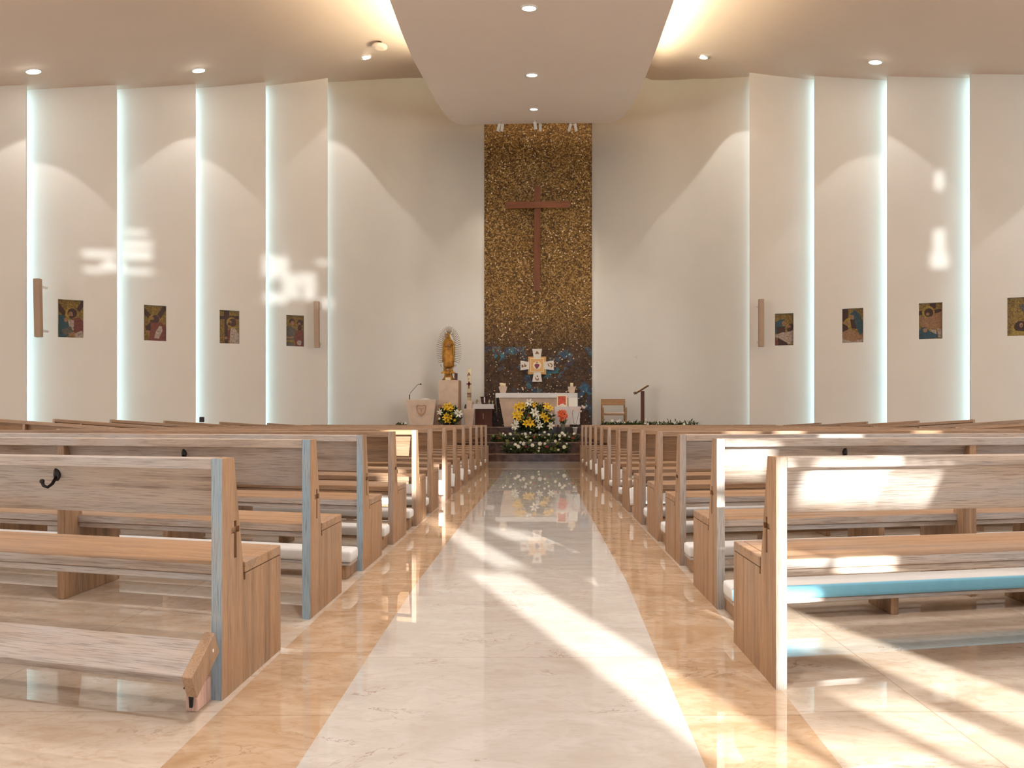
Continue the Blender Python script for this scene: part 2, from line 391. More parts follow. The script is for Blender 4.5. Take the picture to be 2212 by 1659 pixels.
# ceiling
mb = MB()
xs = [-13.5 + .5 * k for k in range(55)]
vs = []
for y in (REAR - .2, 24.2):
    for x in xs: vs.append((x, y, zceil(x, y)))
    for x in xs[::-1]: vs.append((x, y, zceil(x, y) + .15))
mb.smooth = True; nk = 2 * len(xs); mb.rings([vs[:nk], vs[nk:]])
struct('ceiling', mb.mesh('ceiling', M['ceiling']))

# outer shell
def shell(name, x0, x1, y0, y1, z1=12.5):
    mb = MB(); mb.box(x0, x1, y0, y1, -.1, z1); struct(name, mb.mesh(name, M['wall']))
shell('wall_left', -13.7, -13.5, REAR - .2, 24.4); shell('wall_right', 13.5, 13.7, REAR - .2, 24.4); shell('wall_outer', -13.7, 13.7, 24.2, 24.4)

# curved fin walls: each panel starts behind its outer neighbour's inner edge, where an LED strip hides
def panel(name, a, b, ztop=10.9, hole=None, th=.10, back=None):
    a = Vector((*a, 0)); b = Vector((*b, 0)); u = (b - a).normalized(); Ln = (b - a).length
    n = Vector((u.y, -u.x, 0))
    if n.y > 0: n = -n
    mb = MB()
    def q(s, z, t=0): v = a + u * s - n * t; return (v.x, v.y, z)
    z0 = 0.0
    if hole:
        s0, s1, h0, h1 = hole
        ss = [0, s0, s1, Ln]; zz = [z0, h0, h1, ztop]
        for i in range(3):
            for j in range(3):
                if i == 1 and j == 1: continue
                mb.add([q(ss[i], zz[j]), q(ss[i + 1], zz[j]), q(ss[i + 1], zz[j + 1]), q(ss[i], zz[j + 1])], [(0, 1, 2, 3)])
        D = .09; c = [(s0, h0), (s1, h0), (s1, h1), (s0, h1)]
        for i in range(4):
            (p, r), (p2, r2) = c[i], c[(i + 1) % 4]
            mb.add([q(p, r), q(p2, r2), q(p2, r2, D), q(p, r, D)], [(0, 1, 2, 3)])
        mb.add([q(p, r, D) for p, r in c], [(0, 1, 2, 3)])
    else:
        mb.add([q(0, z0), q(Ln, z0), q(Ln, ztop), q(0, ztop)], [(0, 1, 2, 3)])
    for s_ in (0, Ln): mb.add([q(s_, z0), q(s_, z0, th), q(s_, ztop, th), q(s_, ztop)], [(0, 1, 2, 3)])
    mb.add([q(0, z0, th), q(Ln, z0, th), q(Ln, ztop, th), q(0, ztop, th)], [(0, 1, 2, 3)])
    mb.add([q(0, ztop), q(Ln, ztop), q(Ln, ztop, th), q(0, ztop, th)], [(0, 1, 2, 3)])
    struct(name, mb.mesh(name, M['wall'], fix=False))
    return a, u, n, Ln
def hit(px, a, u):                                 # where the sight line of a photo column meets a wall panel
    k = (px - CX) / F                              # x = k*y
    s = (k * a.y - a.x) / (u.x - k * u.y); return s
pics = []
def fin_side(side, bounds, D, picpx):
    sg = -1 if side == 'left' else 1
    for k in range(len(bounds) - 1):
        p0, p1 = bounds[k], bounds[k + 1]
        e0 = G(p0, D(p0) + .26); e1 = G(p1, D(p1))
        v = Vector((e1[0] - e0[0], e1[1] - e0[1])); v.normalize()
        a0 = (e0[0] - v.x * .45, e0[1] - v.y * .45)
        hole = None
        if k in picpx:
            x0, x1, y0, y1 = picpx[k]
            a = Vector((*a0, 0)); u = Vector((v.x, v.y, 0))
            s = sorted((hit(x0, a, u), hit(x1, a, u))); sc = hit((x0 + x1) / 2, a, u); dd = a.y + u.y * sc
            hole = (s[0], s[1], H + (HY - y1) * dd / F, H + (HY - y0) * dd / F)
        a, u, n, Ln = panel('wall_%s_fin_%d' % (side, k + 1), a0, e1, hole=hole)
        if hole: pics.append((side, k, a + u * hole[0] - n * .074, u, n, hole[1] - hole[0], hole[2], hole[3]))
        # concealed LED strip behind the outer neighbour's edge
        if k > 0 or True:
            pe = G(p0, D(p0)); w = Vector((pe[0], pe[1], 0)) - u * .06 - n * .115
            mb = MB(); z1 = zceil(w.x, w.y)
            c = [w - u * .02, w + u * .02, w + u * .02 - n * .015, w - u * .02 - n * .015]
            mb.prism([(q.x, q.y) for q in c], .05, z1 - .02, 'z')
            o = link('led_strip', mb.mesh('led_strip', M['led']))
            nth = ['outermost', 'second', 'third', 'fourth', 'fifth', 'sixth'][k]
            tag(o, 'concealed white light strip glowing in the %s wall slot from the %s' % (nth, side), 'light strip', 'light strips in the wall slots')
LB = [-170, 56, 252, 423, 574, 708]
fin_side('left', LB, dl, {1: (125, 180, 647.5, 729), 2: (311, 359, 659.5, 736), 3: (474.5, 517, 670.5, 742), 4: (618.5, 657, 681, 748)})
RB = [2290, 2097, 1917, 1759, 1619]
RB = [2500, 2290] + RB[1:]
fin_side('right', RB, dr, {1: (2230, 2176, 642, 725), 2: (2036, 1985, 654, 732), 3: (1865, 1819.5, 666, 740), 4: (1714, 1674, 677, 746)})

# smooth middle walls curving to the mosaic, drawn as curved slabs
def curve_wall(name, pts, th=.12):
    pts = [Vector((*p, 0)) for p in pts]; sm = []
    for i in range(len(pts) - 1):
        p0 = pts[max(i - 1, 0)]; p1 = pts[i]; p2 = pts[i + 1]; p3 = pts[min(i + 2, len(pts) - 1)]
        for t in [j / 6 for j in range(6)]:
            sm.append(.5 * ((2 * p1) + (p2 - p0) * t + (2 * p0 - 5 * p1 + 4 * p2 - p3) * t * t + (3 * p1 - p0 - 3 * p2 + p3) * t ** 3))
    sm.append(pts[-1]); mb = MB(); mb.smooth = False
    fr = [(p.x, p.y) for p in sm]; bk = [(p.x, p.y + th) for p in sm]
    n = len(fr)
    vs = [(x, y, 0) for x, y in fr] + [(x, y, 10.9) for x, y in fr] + [(x, y, 0) for x, y in bk] + [(x, y, 10.9) for x, y in bk]
    mb.smooth = True
    mb.add(vs, [(i, i + 1, n + i + 1, n + i) for i in range(n - 1)])
    mb.smooth = False
    k = 0
    for i in range(n - 1): mb.face((2 * n + i, 3 * n + i, 3 * n + i + 1, 2 * n + i + 1))
    for i in (0, n - 1): mb.face((i, n + i, 3 * n + i, 2 * n + i))
    for i in range(n - 1): mb.face((n + i, n + i + 1, 3 * n + i + 1, 3 * n + i))
    struct(name, mb.mesh(name, M['wall'], fix=False))
e0 = G(708, dl(708) + .26)
curve_wall('wall_centre_left', [(e0[0] - .35, e0[1] - .22), e0, G(830, 20.75), G(900, 21.2), G(960, 21.6), G(1046, 22.0)])
e1 = G(1619, dr(1619) + .26)
curve_wall('wall_centre_right', [(e1[0] + .35, e1[1] - .2), e1, G(1500, 20.35), G(1395, 21.1), G(1279, 22.0)])
for px, D, u, n_ in ((708, dl, Vector((.82, .57, 0)), Vector((.57, -.82, 0))), (1619, dr, Vector((-.88, .48, 0)), Vector((-.48, -.88, 0)))):
    pe = G(px, D(px)); w = Vector((pe[0], pe[1], 0)) - u * .07 - n_ * .115
    mb = MB(); mb.box(w.x - .02, w.x + .02, w.y, w.y + .02, .05, zceil(w.x, w.y) - .02)
    tag(link('led_strip', mb.mesh('led_strip', M['led'])), 'concealed white light strip glowing in the wall slot nearest the gold mosaic, %s side' % ('left' if px < 1000 else 'right'), 'light strip', 'light strips in the wall slots')
mb = MB(); mb.box(-1.56, 1.50, 22.05, 22.3, 0, 10.9); struct('wall_mosaic', mb.mesh('wall_mosaic', M['mosaic']))

# rear wall with scattered unseen openings shaped to cast the sun patches, behind the camera
holes = [(2.64, 2.93, 1.74, 2.70), (2.87, 3.07, 2.745, 3.54), (2.45, 2.80, 3.66, 4.31), (3.38, 3.52, 4.02, 4.50), (3.33, 3.58, 3.09, 3.315),
         (3.212, 3.245, 2.05, 2.86), (3.36, 3.63, 2.75, 2.865), (3.69, 3.725, 2.75, 2.865), (3.76, 3.795, 2.75, 2.865), (3.83, 3.865, 2.75, 2.865), (3.90, 3.935, 2.75, 2.865), (3.75, 4.03, 1.92, 2.19), (3.60, 4.03, 2.19, 2.47),
         (3.56, 3.80, 2.47, 2.56), (3.30, 3.50, 2.52, 2.62), (3.74, 4.02, 3.13, 3.255), (3.63, 3.70, 2.76, 2.95), (3.63, 3.70, 3.05, 3.28),
         (5.20, 5.50, 3.60, 3.72), (6.90, 7.15, 4.08, 4.20), (5.56, 5.80, 3.96, 4.06), (5.10, 5.40, 3.93, 3.99), (3.35, 3.60, 1.86, 2.03), (3.0, 3.28, 1.75, 1.92),
         (-2.1, 4.6, 0.0, 1.65)]
glints = []
def glint(src, blobs, d):
    for px, py, w, h in blobs:
        t = P(px, py, d); s = Vector(src); k = (REAR - s.y) / (t.y - s.y); c = s + (t - s) * k
        hw = w * d / F * k / 2; hh = h * d / F * k / 2
        holes.append((c.x - hw, c.x + hw, c.z - hh, c.z + hh))
    glints.append((src, P(sum(b_[0] for b_ in blobs) / len(blobs), sum(b_[1] for b_ in blobs) / len(blobs), d)))
glint((-2.6, -15, .8), [(600, 566, 44, 22), (600, 589, 44, 24), (628, 601, 34, 20), (628, 628, 34, 34), (661, 601, 32, 26), (664, 630, 26, 32), (600, 645, 40, 22), (692, 565, 30, 9), (697, 653, 18, 22)], 18.9)
glint((-5.5, -15, .8), [(280, 498, 42, 10), (283, 524, 50, 16), (283, 547, 50, 18), (222, 550, 60, 14), (280, 583, 56, 10), (215, 585, 40, 10), (240, 574, 26, 22)], 16.7)
glint((5.5, -15, .8), [(2030, 390, 16, 40), (2030, 520, 22, 50), (2030, 562, 34, 34)], 16.9)
xsn = sorted({-13.7, 13.7, *[h[0] for h in holes], *[h[1] for h in holes]}); zsn = sorted({-.1, 8.2, *[h[2] for h in holes], *[h[3] for h in holes]})
mb = MB()
for i in range(len(xsn) - 1):
    for j in range(len(zsn) - 1):
        cxm, czm = (xsn[i] + xsn[i + 1]) / 2, (zsn[j] + zsn[j + 1]) / 2
        if any(h[0] < cxm < h[1] and h[2] < czm < h[3] for h in holes): continue
        mb.add([(xsn[i], REAR, zsn[j]), (xsn[i + 1], REAR, zsn[j]), (xsn[i + 1], REAR, zsn[j + 1]), (xsn[i], REAR, zsn[j + 1])], [(0, 1, 2, 3)])
struct('wall_back', mb.mesh('wall_back', M['wall'], fix=False))
for s, t in glints:
    lamp('sun_glint', 'SPOT', s, 32000, (.97, 1.0, .96), aim=t, spot_size=R(13), spot_blend=.2, shadow_soft_size=.06)

# canopy: a tongue of ceiling hung over the sanctuary, lit from its edges
def dc(py): return 8143 / ((HY - py) - 255)
def zc(y): return 5.75 + .15 * y
cp = [(842, 0), (866, 66), (889, 122), (914, 168), (940, 215), (958, 243), (972, 259), (985, 267), (1003, 271), (1045, 269), (1161, 266.5),
      (1278, 266), (1310, 266.5), (1328, 263), (1345, 253), (1362, 232), (1378, 204), (1397, 160), (1420, 101), (1441, 42), (1456, 0)]
pts = [((px - CX) * dc(py) / F, dc(py)) for px, py in cp]
pts = [(pts[0][0], -3.9)] + pts + [(pts[-1][0], -3.9)]
mb = MB()
n = len(pts)
mb.add([(x, y, zc(y)) for x, y in pts] + [(x, y, zc(y) + .22) for x, y in pts], [tuple(range(n)), tuple(range(2 * n - 1, n - 1, -1))] + [(i, (i + 1) % n, n + (i + 1) % n, n + i) for i in range(n)])
struct('ceiling_canopy', mb.mesh('ceiling_canopy', M['canopy']))
for s, nm in ((-1, 'left'), (1, 'right')):
    x = -2.18 if s < 0 else 2.05
    mb = MB()
    for y0, y1 in ((-3.8, 18.6),):
        mb.add([(x + dx, y, zc(y) + .24 + dz) for y in (y0, y1) for dx, dz in ((-.04, 0), (.04, 0), (.04, .05), (-.04, .05))],
               [(0, 1, 2, 3), (7, 6, 5, 4), (0, 4, 5, 1), (1, 5, 6, 2), (2, 6, 7, 3), (3, 7, 4, 0)])
    lamp('cove_lamp', 'AREA', (x, 9.0, zc(9.0) + .34), 950, (1, .86, .58), rot=(R(180) + R(8.5), 0, 0), shape='RECTANGLE', size=.08, size_y=20)
    tag(link('cove_light', mb.mesh('cove_light', M['cove'])), 'warm concealed strip light on the %s edge of the hanging canopy' % nm, 'strip light', 'strip lights on the canopy')

# sanctuary steps and platform
YS = [(18.76, .1875), (19.20, .452), (19.70, .641), (20.15, .818)]
mb = MB(); z0 = 0
for i, (y, z) in enumerate(YS):
    mb.mi = 0; mb.box(-4.0 - .18 * i, 3.8 + .18 * i, y + .015, 22.2, z0, z - .025)
    mb.mi = 1; mb.box(-4.01 - .18 * i, 3.81 + .18 * i, y, 22.2, z - .025, z)
    z0 = z
struct('floor_sanctuary_steps', mb.mesh('floor_sanctuary_steps', [M['grey_stone'], M['step_edge']]))
PZ = .818

# ------------------------------------------------------------------ pews
ORD = ['nearest', 'second', 'third', 'fourth', 'fifth', 'sixth', 'seventh', 'eighth', 'ninth', 'tenth', 'eleventh', 'twelfth', 'thirteenth']
from mathutils.geometry import tessellate_polygon
PROF = [(0, 0), (0, .88), (.105, .88), (.19, .44), (.195, .375), (.213, .375), (.213, .398), (.61, .398), (.61, 0)]
CROSS = [(.105, .475), (.105, .575), (.078, .575), (.078, .60), (.105, .60), (.105, .625), (.128, .625), (.128, .60), (.155, .60), (.155, .575), (.128, .575), (.128, .475)]
cache = {}
def pew_meshes(sg, t, Lg, hs, hooks, kneel, cush, cool_tint):
    key = (sg, t, Lg, hs, hooks, kneel, cush, cool_tint)
    global SHEAR
    if key in cache: return cache[key]
    SHEAR = t
    BACK = M['wood_grey'] if cool_tint else M['wood_brown']; POST = (M['wood_post_brown'], M['wood_post_grey'], M['wood_post'])[cool_tint]  # near rows carry the entrance's cool daylight in their back-face colours
    def X(v): return Vector((sg * v[0], v[1] + t * v[0], v[2] if v[2] <= .44 else .44 + (v[2] - .44) * (2 * hs - 1)))
    def K(v): return Vector((sg * v[0], v[1] + t * v[0], v[2]))
    parts = []                                         # (name, mesh, offset, [children])
    def out(name, mb, mats, bevel=.003, kids=()): return (name, mb.mesh(name, mats, bevel), kids)
    def cull(pts, x0, x1, cross):                      # upright panel with the cross let into its aisle face
        mb = MB(); n = len(pts)
        f = [X(Vector((x0, *p))) for p in pts]; b = [X(Vector((x1, *p))) for p in pts]
        tri = tessellate_polygon([[Vector((p[0], p[1], 0)) for p in pts]] + ([[Vector((p[0], p[1], 0)) for p in cross[::-1]]] if cross else []))
        allp = list(pts) + (list(cross[::-1]) if cross else [])
        k = len(mb.v); mb.v += [tuple(X(Vector((x0, *p)))) for p in allp]
        for a in tri: mb.face([k + i for i in a])
        k = len(mb.v); mb.v += [tuple(v) for v in b]
        for a in tessellate_polygon([[Vector((p[0], p[1], 0)) for p in pts]]): mb.face([k + i for i in a])
        for i in range(n): mb.add([f[i], f[(i + 1) % n], b[(i + 1) % n], b[i]], [(0, 1, 2, 3)])
        mb.m[-n] = 1                                   # back edge, with cool daylight put into its colour on near pews
        if cross:
            m = len(cross); d = .014
            for i in range(m):
                p, q = cross[i], cross[(i + 1) % m]
                mb.add([X(Vector((x0, *p))), X(Vector((x0, *q))), X(Vector((x0 + d, *q))), X(Vector((x0 + d, *p)))], [(0, 1, 2, 3)])
            k = len(mb.v); mb.v += [tuple(X(Vector((x0 + d, *p)))) for p in cross]
            for a in tessellate_polygon([[Vector((p[0], p[1], 0)) for p in cross]]): mb.face([k + i for i in a])
        return mb
    for x0, x1, cr in ((0, .042, CROSS), (Lg - .042, Lg, None)):
        mb = cull(PROF, x0, x1, cr); me = mb.mesh('end_panel', [M['wood_z'], POST], 0)
        bm = bmesh.new(); bm.from_mesh(me); bmesh.ops.remove_doubles(bm, verts=bm.verts, dist=1e-5); bmesh.ops.recalc_face_normals(bm, faces=bm.faces)
        bm.to_mesh(me); bm.free(); parts.append(('end_panel', me, ()))
    mids = [x for x in (1.45, 2.9, 4.35) if x < Lg - .5]
    for x in mids:
        mb = MB(); pr = [(.004, 0), (.004, .84), (.10, .84), (.19, .40), (.57, .398), (.57, 0)]
        mb.prism(pr, x, x + .042, 'x', X); parts.append(out('support_panel', mb, M['wood_z']))
    mb = MB(); mb.box(.042, Lg - .042, .0, .09, .836, .88, X); parts.append(out('top_rail', mb, BACK))
    mb = MB()
    mb.prism([(.045, .836), (.072, .836), (.168, .635), (.141, .635)], .042, Lg - .042, 'x', X)
    kids = []
    for hx in hooks:
        if hx > Lg - .3: continue
        hb = MB(); hb.smooth = True
        c = K(Vector((hx, .062, .80 * hs)))
        c.z = .44 + .36 * (2 * hs - 1)
        hb.rings([[(c.x + .013 * math.cos(a) * r, c.y - .004 - .006 * e, c.z + .026 * math.sin(a) * r) for a in [k * math.pi / 6 for k in range(12)]] for r, e in ((1, 0), (1, 1), (.6, 1.8))])
        hb.tube([(c.x, c.y - .012, c.z - .01), (c.x - .004, c.y - .030, c.z - .035), (c.x - .012, c.y - .045, c.z - .046), (c.x - .022, c.y - .052, c.z - .040), (c.x - .027, c.y - .054, c.z - .026)], .006, 8)
        hb.ball((c.x - .027, c.y - .054, c.z - .023), .009)
        kids.append(('coat_hook', hb.mesh('coat_hook', M['black']), ()))
    parts.append(out('backrest', mb, BACK, .003, kids))
    mb = MB(); mb.box(.042, Lg - .042, .14, .61, .40, .44, X); mb.m[2] = 1; mb.box(0, .0419, .213, .61, .40, .44, X); mb.box(Lg - .0419, Lg, .213, .61, .40, .44, X)
    parts.append(out('seat', mb, [M['wood_x'], BACK]))
    mb = MB(); mb.box(.042, Lg - .042, .15, .185, .372, .3995, X); parts.append(out('seat_apron', mb, BACK))
    feet = [.042] + [x for x in (.84, 1.66, 2.5, 3.35) if x < Lg - .4] + [Lg - .09]
    def foot():
        ks = []
        for fx in feet:
            fb = MB(); fb.box(fx, fx + .042, -.275, -.002, 0, .084, K)
            sub = ()
            ks.append(('foot', fb.mesh('foot', M['wood_z'] if kneel == 'down' else M['endgrain'], .003), sub))
        return ks
    if kneel == 'down':
        kb = MB(); kb.box(.012, Lg - .05, -.292, -.11, .085, .104, K)
        cb = MB(); cb.box(.004, Lg - .045, -.30, -.105, .104, .176, K)
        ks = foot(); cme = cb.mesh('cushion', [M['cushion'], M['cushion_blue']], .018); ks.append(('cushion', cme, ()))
        if cush == 'cushion_blue':  # painted skylight only on the front and back faces
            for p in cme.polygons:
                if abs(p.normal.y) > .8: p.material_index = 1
        parts.append(('kneeler', kb.mesh('kneeler', BACK, .003), ks))
    elif kneel == 'up':
        a = R(29); ca, sa = math.cos(a), math.sin(a)
        def tilt(v):                                   # board tipped up towards the pew
            y, z = v[1], v[2]; return K(Vector((v[0], -.128 + y * ca - z * sa, .166 + y * sa + z * ca)))
        kb = MB(); kb.box(.040, Lg - .05, -.085, .075, -.004, .030, tilt)
        eb = MB(); eb.box(.001, .0395, -.10, .10, -.045, .042, tilt)
        ks = [('end_cap', eb.mesh('end_cap', M['wood_z'], .002), ())]
        for fx in (feet[0], feet[-1]):
            fb = MB(); fb.box(fx, fx + .042, -.115, -.002, 0, .082, K); ks.append(('foot', fb.mesh('foot', M['endgrain'], .002), ()))
        fx = feet[0]
        bb = MB(); bb.prism([(fx + .010, .086), (fx + .032, .086), (fx + .026, .014), (fx + .016, .014)], -.121, -.1155, 'y', K)
        bb.box(fx + .006, fx + .036, -.145, -.10, .083, .088, K)
        ks.append(('hinge_bracket', bb.mesh('hinge_bracket', M['black'], 0), ()))
        hb = MB(); hb.prism([(.060 + .006 * math.cos(q * .785), .0 + .006 * math.sin(q * .785)) for q in range(8)], -.0012, .0008, 'x', lambda v: tilt(v))
        ks.append(('screw_cap', hb.mesh('screw_cap', M['white'], 0), ()))
        parts.append(('kneeler', kb.mesh('kneeler', BACK, .003), ks))
    elif kneel == 'steep':                              # folded right up, white pad showing towards the aisle
        a = R(64); ca, sa = math.cos(a), math.sin(a)
        def tilt(v):
            y, z = v[1], v[2]; return K(Vector((v[0], -.20 + y * ca - z * sa, .09 + y * sa + z * ca)))
        kb = MB(); kb.box(.0, Lg - .05, 0, .18, -.022, 0, tilt)
        cb = MB(); cb.box(-.004, Lg - .045, -.002, .182, 0, .045, tilt)
        ks = foot(); ks.append(('cushion', cb.mesh('cushion', M[cush], .012), ()))
        parts.append(('kneeler', kb.mesh('kneeler', BACK, .003), ks))
    cache[key] = parts; SHEAR = 0.0
    return parts
def place_pew(loc, sg, t, Lg, hs, kneel, label, group, hooks=(.73, 2.18, 3.6), cush='cushion', rot=(0, 0, 0), cool_tint=0):
    parts = pew_meshes(sg, t, Lg, hs, hooks, kneel, cush, cool_tint)
    root = thing('pew', label, 'pew', loc, rot, group)
    def rec(par, ps):
        for nm, me, kids in ps: rec(link(nm, me, par), kids)
    rec(root, parts)
    return root
yl = [2.70, 3.81, 5.04, 6.11, 7.19, 8.22] + [8.22 + 1.165 * k for k in range(1, 8)]
xl = [-1.088, -1.11, -1.13, -1.135, -1.125, -1.13] + [-1.12, -1.12, -1.115, -1.11, -1.105, -1.10, -1.095]
yr = [2.81, 4.01, 5.23, 6.28, 7.29, 8.32] + [8.32 + 1.165 * k for k in range(1, 8)]
xr = [.845, .905, .935, .945, .945, .94] + [.935, .93, .92, .91, .90, .89, .88]
kl = ['up', 'none', 'down', 'down', 'down', 'down', 'steep', 'steep', 'steep', 'down', 'down', 'down', 'down']
kr = ['none', 'down', 'down', 'down', 'down', 'steep', 'down', 'down', 'steep', 'steep', 'steep', 'down', 'down']
kdesc = {'up': 'kneeler tipped up', 'none': 'no kneeler', 'down': 'kneeler down', 'steep': 'kneeler folded'}
for i in range(13):
    hk = (.73, 2.18, 3.6)
    lab = 'oak pew left of the aisle, %s row from the camera, %s' % (ORD[i], kdesc[kl[i]])
    if i == 12: lab = 'oak pew left of the aisle, last row right before the altar steps'
    place_pew((xl[i], yl[i], 0), -1, .29, 4.0, .945 if i == 0 else .99 if i < 3 else 1, kl[i], lab, 'oak pews left of the aisle', cool_tint=2 if i < 3 else 0)
    lab = 'oak pew right of the aisle, %s row from the camera, %s' % (ORD[i], kdesc[kr[i]])
    if i == 1: lab = 'oak pew right of the aisle, second row, with light blue kneeler cushion'
    if i == 12: lab = 'oak pew right of the aisle, last row right before the altar steps'
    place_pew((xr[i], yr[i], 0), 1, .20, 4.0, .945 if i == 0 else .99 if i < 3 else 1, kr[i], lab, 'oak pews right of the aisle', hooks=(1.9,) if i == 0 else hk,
              cush='cushion_blue' if i == 1 else 'cushion', cool_tint=1 if i < 3 else 0)
# outermost pews by the side walls, standing on the gently rising floor
tl = R(3.4)
outer = [(7.9, 10.95, 2.3), (7.6, 12.2, 2.0), (7.4, 13.45, 1.9), (7.08, 14.7, 1.6), (6.52, 15.9, 1.2), (5.97, 17.1, .72), (5.3, 18.3, 1.05)]
outr = [(7.9, 10.95, 2.3), (7.75, 12.2, 2.0), (7.5, 13.45, 1.9), (7.16, 14.7, 1.6), (6.7, 15.9, 1.3), (6.15, 17.0, .85), (5.45, 18.15, 1.0)]
for sg, lst, nm in ((-1, outer, 'left'), (1, outr, 'right')):
    for i, (ox, oy, Lg) in enumerate(lst):
        t = .29 if sg < 0 else .2
        inner_x = sg * (ox - Lg); inner_y = oy - t * Lg
        flat = i == 6
        o = place_pew((inner_x, inner_y, 0.0 if not flat else 0), sg, t, Lg, 1.0, 'none',
                      '%s short oak pew counted from the camera beside the %s wall' % (ORD[i], nm), 'short oak pews by the %s wall' % nm, hooks=(.5,), rot=(0, -sg * tl if not flat else 0, 0))

# ------------------------------------------------------------------ lamps in the ceilings
def downlight(loc, label, group, tilt=(0, 0, 0), r=.13, power=0, cone=70, aim=None, blend=.15, glow=True, color=WARM, parts=True):
    t = thing('downlight', label, 'ceiling light', loc, tilt, group)
    mb = MB(); mb.smooth = True
    mb.rings([[(q * math.cos(a), q * math.sin(a), z) for a in [k * math.pi / 12 for k in range(24)]] for q, z in ((r * .80, .01), (r * .82, -.012), (r, -.014), (r * 1.02, .002), (r, .02))], cap=False)
    link('trim_ring', mb.mesh('trim_ring', M['white']), t)
    mb = MB(); mb.lathe([(r * .80, -.006), (r * .80, .004)], 24); link('lamp_face', mb.mesh('lamp_face', M['lamp_glow']), t)
    if power:
        lamp('downlight_beam', 'SPOT', Vector(loc) - Vector((0, 0, .04)), power, color, aim=aim or (loc[0], loc[1], 0), spot_size=R(cone), spot_blend=blend, shadow_soft_size=.04)
    return t
slopeL = math.atan(.214); slopeR = -math.atan(.134)
for px, py, d, lab in ((72, 145, 15.14, 'round downlight nearest the left edge of the photo'), (429, 142, 16.8, 'middle round downlight in the left ceiling'), (789, 138, 18.85, 'round downlight in the left ceiling beside the smoke detector')):
    x = (px - CX) * d / F; z = zceil(x, d)
    downlight((x, d, z - .01), lab, 'downlights in the side ceilings', (R(8.5), -slopeL, 0), .15, 80, 76, blend=.10)
for px, py, d, lab in ((1517, 128, 18.6, 'round downlight in the right ceiling nearest the canopy'), (1891, 120, 16.49, 'round downlight in the right ceiling farther from the canopy')):
    x = (px - CX) * d / F; z = zceil(x, d)
    downlight((x, d, z - .01), lab, 'downlights in the side ceilings', (R(8.5), -slopeR if x > 5 else R(15.3), 0), .15, 80, 76, blend=.10)
x, d = 10.3, 14.4
lamp('downlight_beam', 'SPOT', (x, d, zceil(x, d) - .05), 130, WARM, aim=(x, d, 0), spot_size=R(76), spot_blend=.12, shadow_soft_size=.04)
for px, py, lab in ((1143, 16, 'nearest and largest round downlight in the hanging canopy'), (1149, 161, 'middle round downlight in the hanging canopy'), (1153, 235, 'farthest and smallest round downlight in the hanging canopy')):
    d = dc(py); x = (px - CX) * d / F
    downlight((x, d, zc(d) - .01), lab, 'downlights in the hanging canopy', (R(8.5), 0, 0), (.11 if py > 200 else .135), 220, 90, blend=.6)
# warm fill spots added over the nave, out of the frame, like the ceiling lamps
for y in (1.5, 5.5, 9.5):
    for x in (-7.2, -3.9, 3.9, 7.2): lamp('nave_downlight', 'SPOT', (x, y, zceil(x, y) - .1), 130, WARM, aim=(x, y, 0), spot_size=R(120), spot_blend=.7, shadow_soft_size=.12)
    lamp('nave_downlight', 'SPOT', (0, y, zc(y) - .1), 420, WARM, aim=(0, y, 0), spot_size=R(120), spot_blend=.7, shadow_soft_size=.12)
# smoke detector
x, d = (820 - CX) * 18.1 / F, 18.1
t = thing('smoke_detector', 'round white smoke detector hanging below the left ceiling', 'smoke detector', (x, d, zceil(x, d)))
mb = MB(); mb.smooth = True; mb.lathe([(.05, 0.03), (.05, -.09)], 20); link('stem', mb.mesh('stem', M['black']), t)
mb = MB(); mb.lathe([(.17, -.09), (.175, -.10), (.17, -.13), (.10, -.15)], 24); link('housing', mb.mesh('housing', M['ceiling']), t)

# spotlights on the canopy edge
def spot_fixture(px, py, lean, label, power, aim, d=20.85):
    c = P(px, 266, d); c.z = zc(min(d, 20.9)) 
    t = thing('spotlight', label, 'spotlight', c, (0, 0, 0), 'spotlights under the canopy edge')
    mb = MB(); mb.tube([(0, 0, 0.0), (0, 0, -.07)], .012, 8); link('mount', mb.mesh('mount', M['white']), t)
    mb = MB(); mb.smooth = True
    a = Vector((0, .02, -.03)); b_ = Vector((lean, .10, -.20))
    mb.tube([a, a.lerp(b_, .1), b_], .042, 14); link('housing', mb.mesh('housing', M['white']), t)
    if power: lamp('spotlight_beam', 'SPOT', c + b_ + (b_ - a).normalized() * .03, power, (1, .86, .66), aim=aim, spot_size=R(46), spot_blend=.6, shadow_soft_size=.03)
spot_fixture(1079, 275, -.05, 'leftmost of the small white spotlights under the canopy', 50, (-1.9, 22.05, 1.5))
spot_fixture(1086, 275, -.03, 'second small white spotlight from the left under the canopy', 50, (-.8, 22.05, 4.2))
spot_fixture(1155, 270, .03, 'third small white spotlight from the left under the canopy', 50, (-.3, 22.05, 2.2), 20.6)
spot_fixture(1167, 275, .0, 'fourth small white spotlight from the left under the canopy', 50, (.4, 22.05, 5.0))
spot_fixture(1233, 275, -.05, 'fifth small white spotlight from the left under the canopy', 50, (.6, 22.05, 4.2))
spot_fixture(1242, 275, .04, 'rightmost of the small white spotlights under the canopy', 50, (1.6, 21, 1.2))

